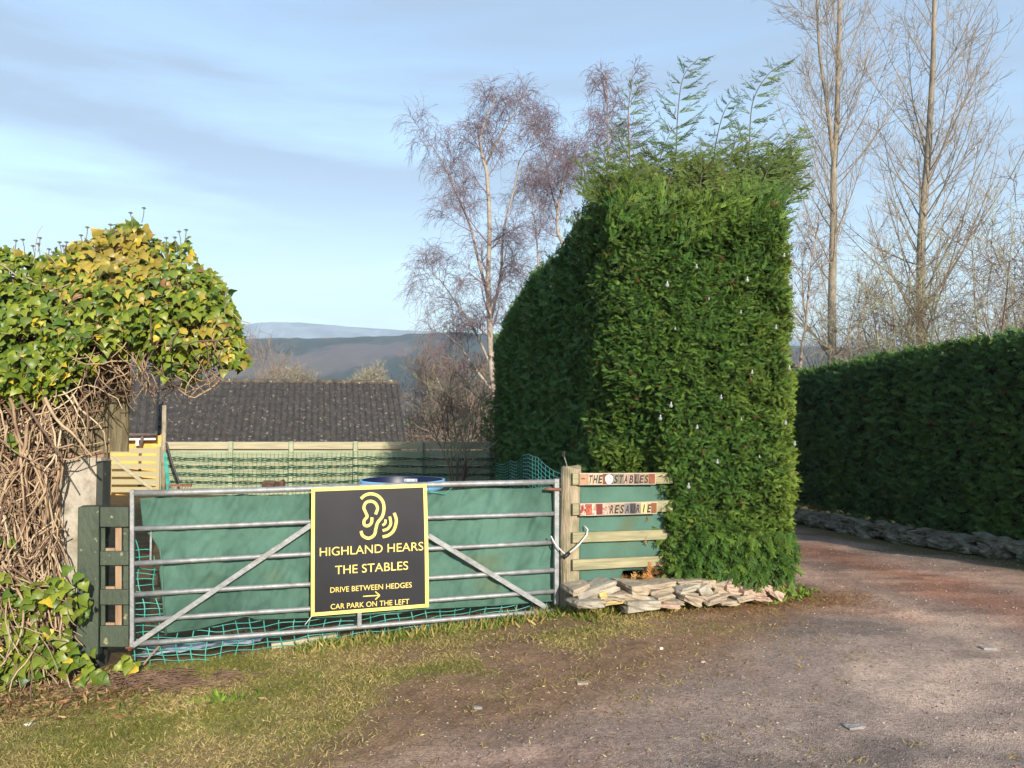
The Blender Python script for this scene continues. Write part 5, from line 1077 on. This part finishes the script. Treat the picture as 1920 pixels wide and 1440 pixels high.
# taller grass along fence foot and by the stones
x = r.uniform(-1.6, 1.9, 2600); y = G0[1]+(x-G0[0])*GU[1]/GU[0]-.05+r.normal(0, .07, 2600)-.12*(x > .5); n = len(x)
tag(scatter('fence_grass', bt, btf, np.stack([x, y, gz(x, y)], 1), np.stack([r.normal(0, .5, n), r.normal(0, .5, n), np.full(n, .8)], 1), r.normal(0, 1, (n, 3)), .06*r.uniform(.4, 1.5, n), np.where((r.random(n) < .5)[:, None], np.array(S(176, 160, 96)), np.array(S(110, 130, 52)))*r.uniform(.7, 1.15, (n, 1)), M['grass']), kind='stuff')
# weeds at the right end of the stones
r = np.random.default_rng(402); pc = [(1440, 1128, 22), (1480, 1112, 25), (1230, 1135, 10), (1240, 1130, 10), (1510, 1120, 14), (420, 1265, 30)]; P2 = []
for a, b, s_ in pc:
    for _ in range(60): P2.append(at(r.normal(a, s_), b, 1)*0+np.array([0, 0, 0])); d = ray(r.normal(a, s_), r.normal(b, 5)); t = -(1.7-.08)/d[2]; P2[-1] = EYE+d*t
P2 = np.array(P2); P2[:, 2] = gz(P2[:, 0], P2[:, 1]); n = len(P2)
tag(scatter('weeds', bt*np.array([2.2, 1, 1]), btf, P2, np.stack([r.normal(0, .7, n), r.normal(0, .7, n), np.full(n, .6)], 1), r.normal(0, 1, (n, 3)), .05*r.uniform(.5, 1.4, n), np.array(S(120, 150, 56))*r.uniform(.7, 1.2, (n, 1)), M['grass']), kind='stuff')
# dead leaves and needles
lt = np.array([(-.03, 0, 0), (.10, .35, .06), (.02, 1.1, .12), (-.16, .5, -.02)]); ltf = np.array([(0, 1, 2, 3)])
def lit(name, n, xf, yf, size, cols, seed, lift=.01, keep=None):
    r = np.random.default_rng(seed); x = xf(r, n); y = yf(r, n, x)
    if keep is not None: k = keep(r, x, y); x, y = x[k], y[k]
    n = len(x); c = np.array(cols)[r.integers(0, len(cols), n)]*r.uniform(.7, 1.2, (n, 1))
    return tag(scatter(name, lt, ltf, np.stack([x, y, gz(x, y)+lift+r.random(n)*lift*1.5], 1), np.stack([r.normal(0, 1, n), r.normal(0, 1, n), r.normal(0, .25, n)], 1), np.stack([r.normal(0, .4, n), r.normal(0, .4, n), np.ones(n)], 1), size*r.uniform(.5, 1.4, n), c, M['litter']), kind='stuff')
lit('fallen_leaves', 1500, lambda r, n: r.normal(-3.0, .45, n), lambda r, n, x: 4.95+r.normal(0, .17, n), .05, [S(150, 118, 84), S(122, 84, 58), S(176, 148, 104), S(100, 76, 54), S(92, 96, 48)], 500, .012)
lit('conifer_litter', 8000, lambda r, n: r.uniform(.9, 3.2, n), lambda r, n, x: 6.45+r.normal(.25, .28, n), .016, [S(150, 106, 64), S(124, 90, 56), S(170, 134, 88)], 501, .004)
lit('drive_litter', 9000, lambda r, n: r.uniform(-1.5, 6, n), lambda r, n, x: 3.4+9*r.random(n), .013, [S(176, 120, 88), S(120, 84, 66), S(196, 170, 140), S(90, 70, 60)], 502, .002)
lit('straw_litter', 3200, lambda r, n: r.uniform(-3.6, 1.5, n), lambda r, n, x: 3.6+2.6*r.random(n), .022, [S(196, 178, 124), S(150, 128, 84), S(110, 92, 60)], 503, .006, keep=lambda r, x, y: y < G0[1]+(x-G0[0])*GU[1]/GU[0]-.05)
# twig heap at the gate foot
r = np.random.default_rng(504); n = 420; P_ = []
for i in range(n):
    c = np.array([-2.45+r.normal(0, .30), 5.22+r.normal(0, .08), 0]); a = r.normal(0, .6)+(math.pi if r.random() < .5 else 0); l_2 = r.uniform(.06, .2); pts = []
    for k in range(5): pts.append((c[0]+math.cos(a)*l_2*k/4, c[1]+math.sin(a)*l_2*k/4*.6, 0)); a += r.normal(0, .4)
    pts = np.array(pts); pts[:, 2] = gz(pts[:, 0], pts[:, 1])+.012+.07*math.exp(-((c[0]+2.5)/.25)**2)*r.random()+.015*np.sin(np.linspace(0, 3, 5)); P_.append(pts)
P_ = np.array(P_); o = tree_mesh('dead_stems', [(P_, np.full(P_.shape[:2], .0028), 4)], M['vinedark'], None); tag(o, kind='stuff')
# pebbles: loose stones and chips
def pebbles(name, n, seed, s0, s1, xf, yf, colr):
    r = np.random.default_rng(seed); bm = bmesh.new(); bmesh.ops.create_icosphere(bm, subdivisions=1, radius=1); tv = np.array([v.co[:] for v in bm.verts]); tf = np.array([[v.index for v in f.verts] for f in bm.faces]); bm.free(); tv = tv*np.array([1, .8, .5])
    x = xf(r, n); y = yf(r, n); c = np.array(colr)[r.integers(0, len(colr), n)]*r.uniform(.75, 1.15, (n, 1))
    return tag(scatter(name, tv, tf, np.stack([x, y, gz(x, y)+.001], 1), np.stack([r.normal(0, 1, n), r.normal(0, 1, n), r.normal(0, .15, n)], 1), np.stack([r.normal(0, .3, n), r.normal(0, .3, n), np.ones(n)], 1), s0+(s1-s0)*r.random(n)**4, c, M['litter']), kind='stuff')
pebbles('gravel', 20000, 600, .0025, .011, lambda r, n: r.uniform(-2.2, 6, n), lambda r, n: 3.4+7*r.random(n)**1.2, [S(150, 134, 126), S(120, 104, 98), S(180, 166, 154), S(140, 108, 92)])
for (a, b, w, h, mm_, lab) in [(1853, 1232, 30, 9, 'stonelight', 'pale flat stone lying on the drive at the far right'), (1603, 1385, 40, 6, 'stonelight', 'flat grey stone pressed into the drive near the bottom'), (896, 1320, 20, 8, 'stonelight', 'small pale stone on the soil below the sign'),
        (1093, 1293, 26, 7, 'stone', 'small flat buff stone in the dry grass right of centre'), (59, 1303, 18, 7, 'white', 'white scrap of stone on the grass at lower left'), (1318, 1252, 10, 6, 'stonepink', 'small pinkish stone on the reddish soil'), (1240, 1230, 8, 6, 'white', 'tiny white stone on the reddish soil below the edging'),
        (100, 1419, 12, 8, 'stone', 'small buff stone in the grass at the bottom left corner')]:
    d = ray(a, b); t = -(1.7-.05)/d[2]; c = EYE+d*t; c[2] = float(gz(c[0], c[1]))+.004; k = c[1]/1450
    q = MB(); stone_mesh(q, c, (w*k*.8, w*k*.5, max(h*k*.6, .012)), np.eye(3), int(a)); tag(q.build('loose_stone', M[mm_]), lab, 'stone')
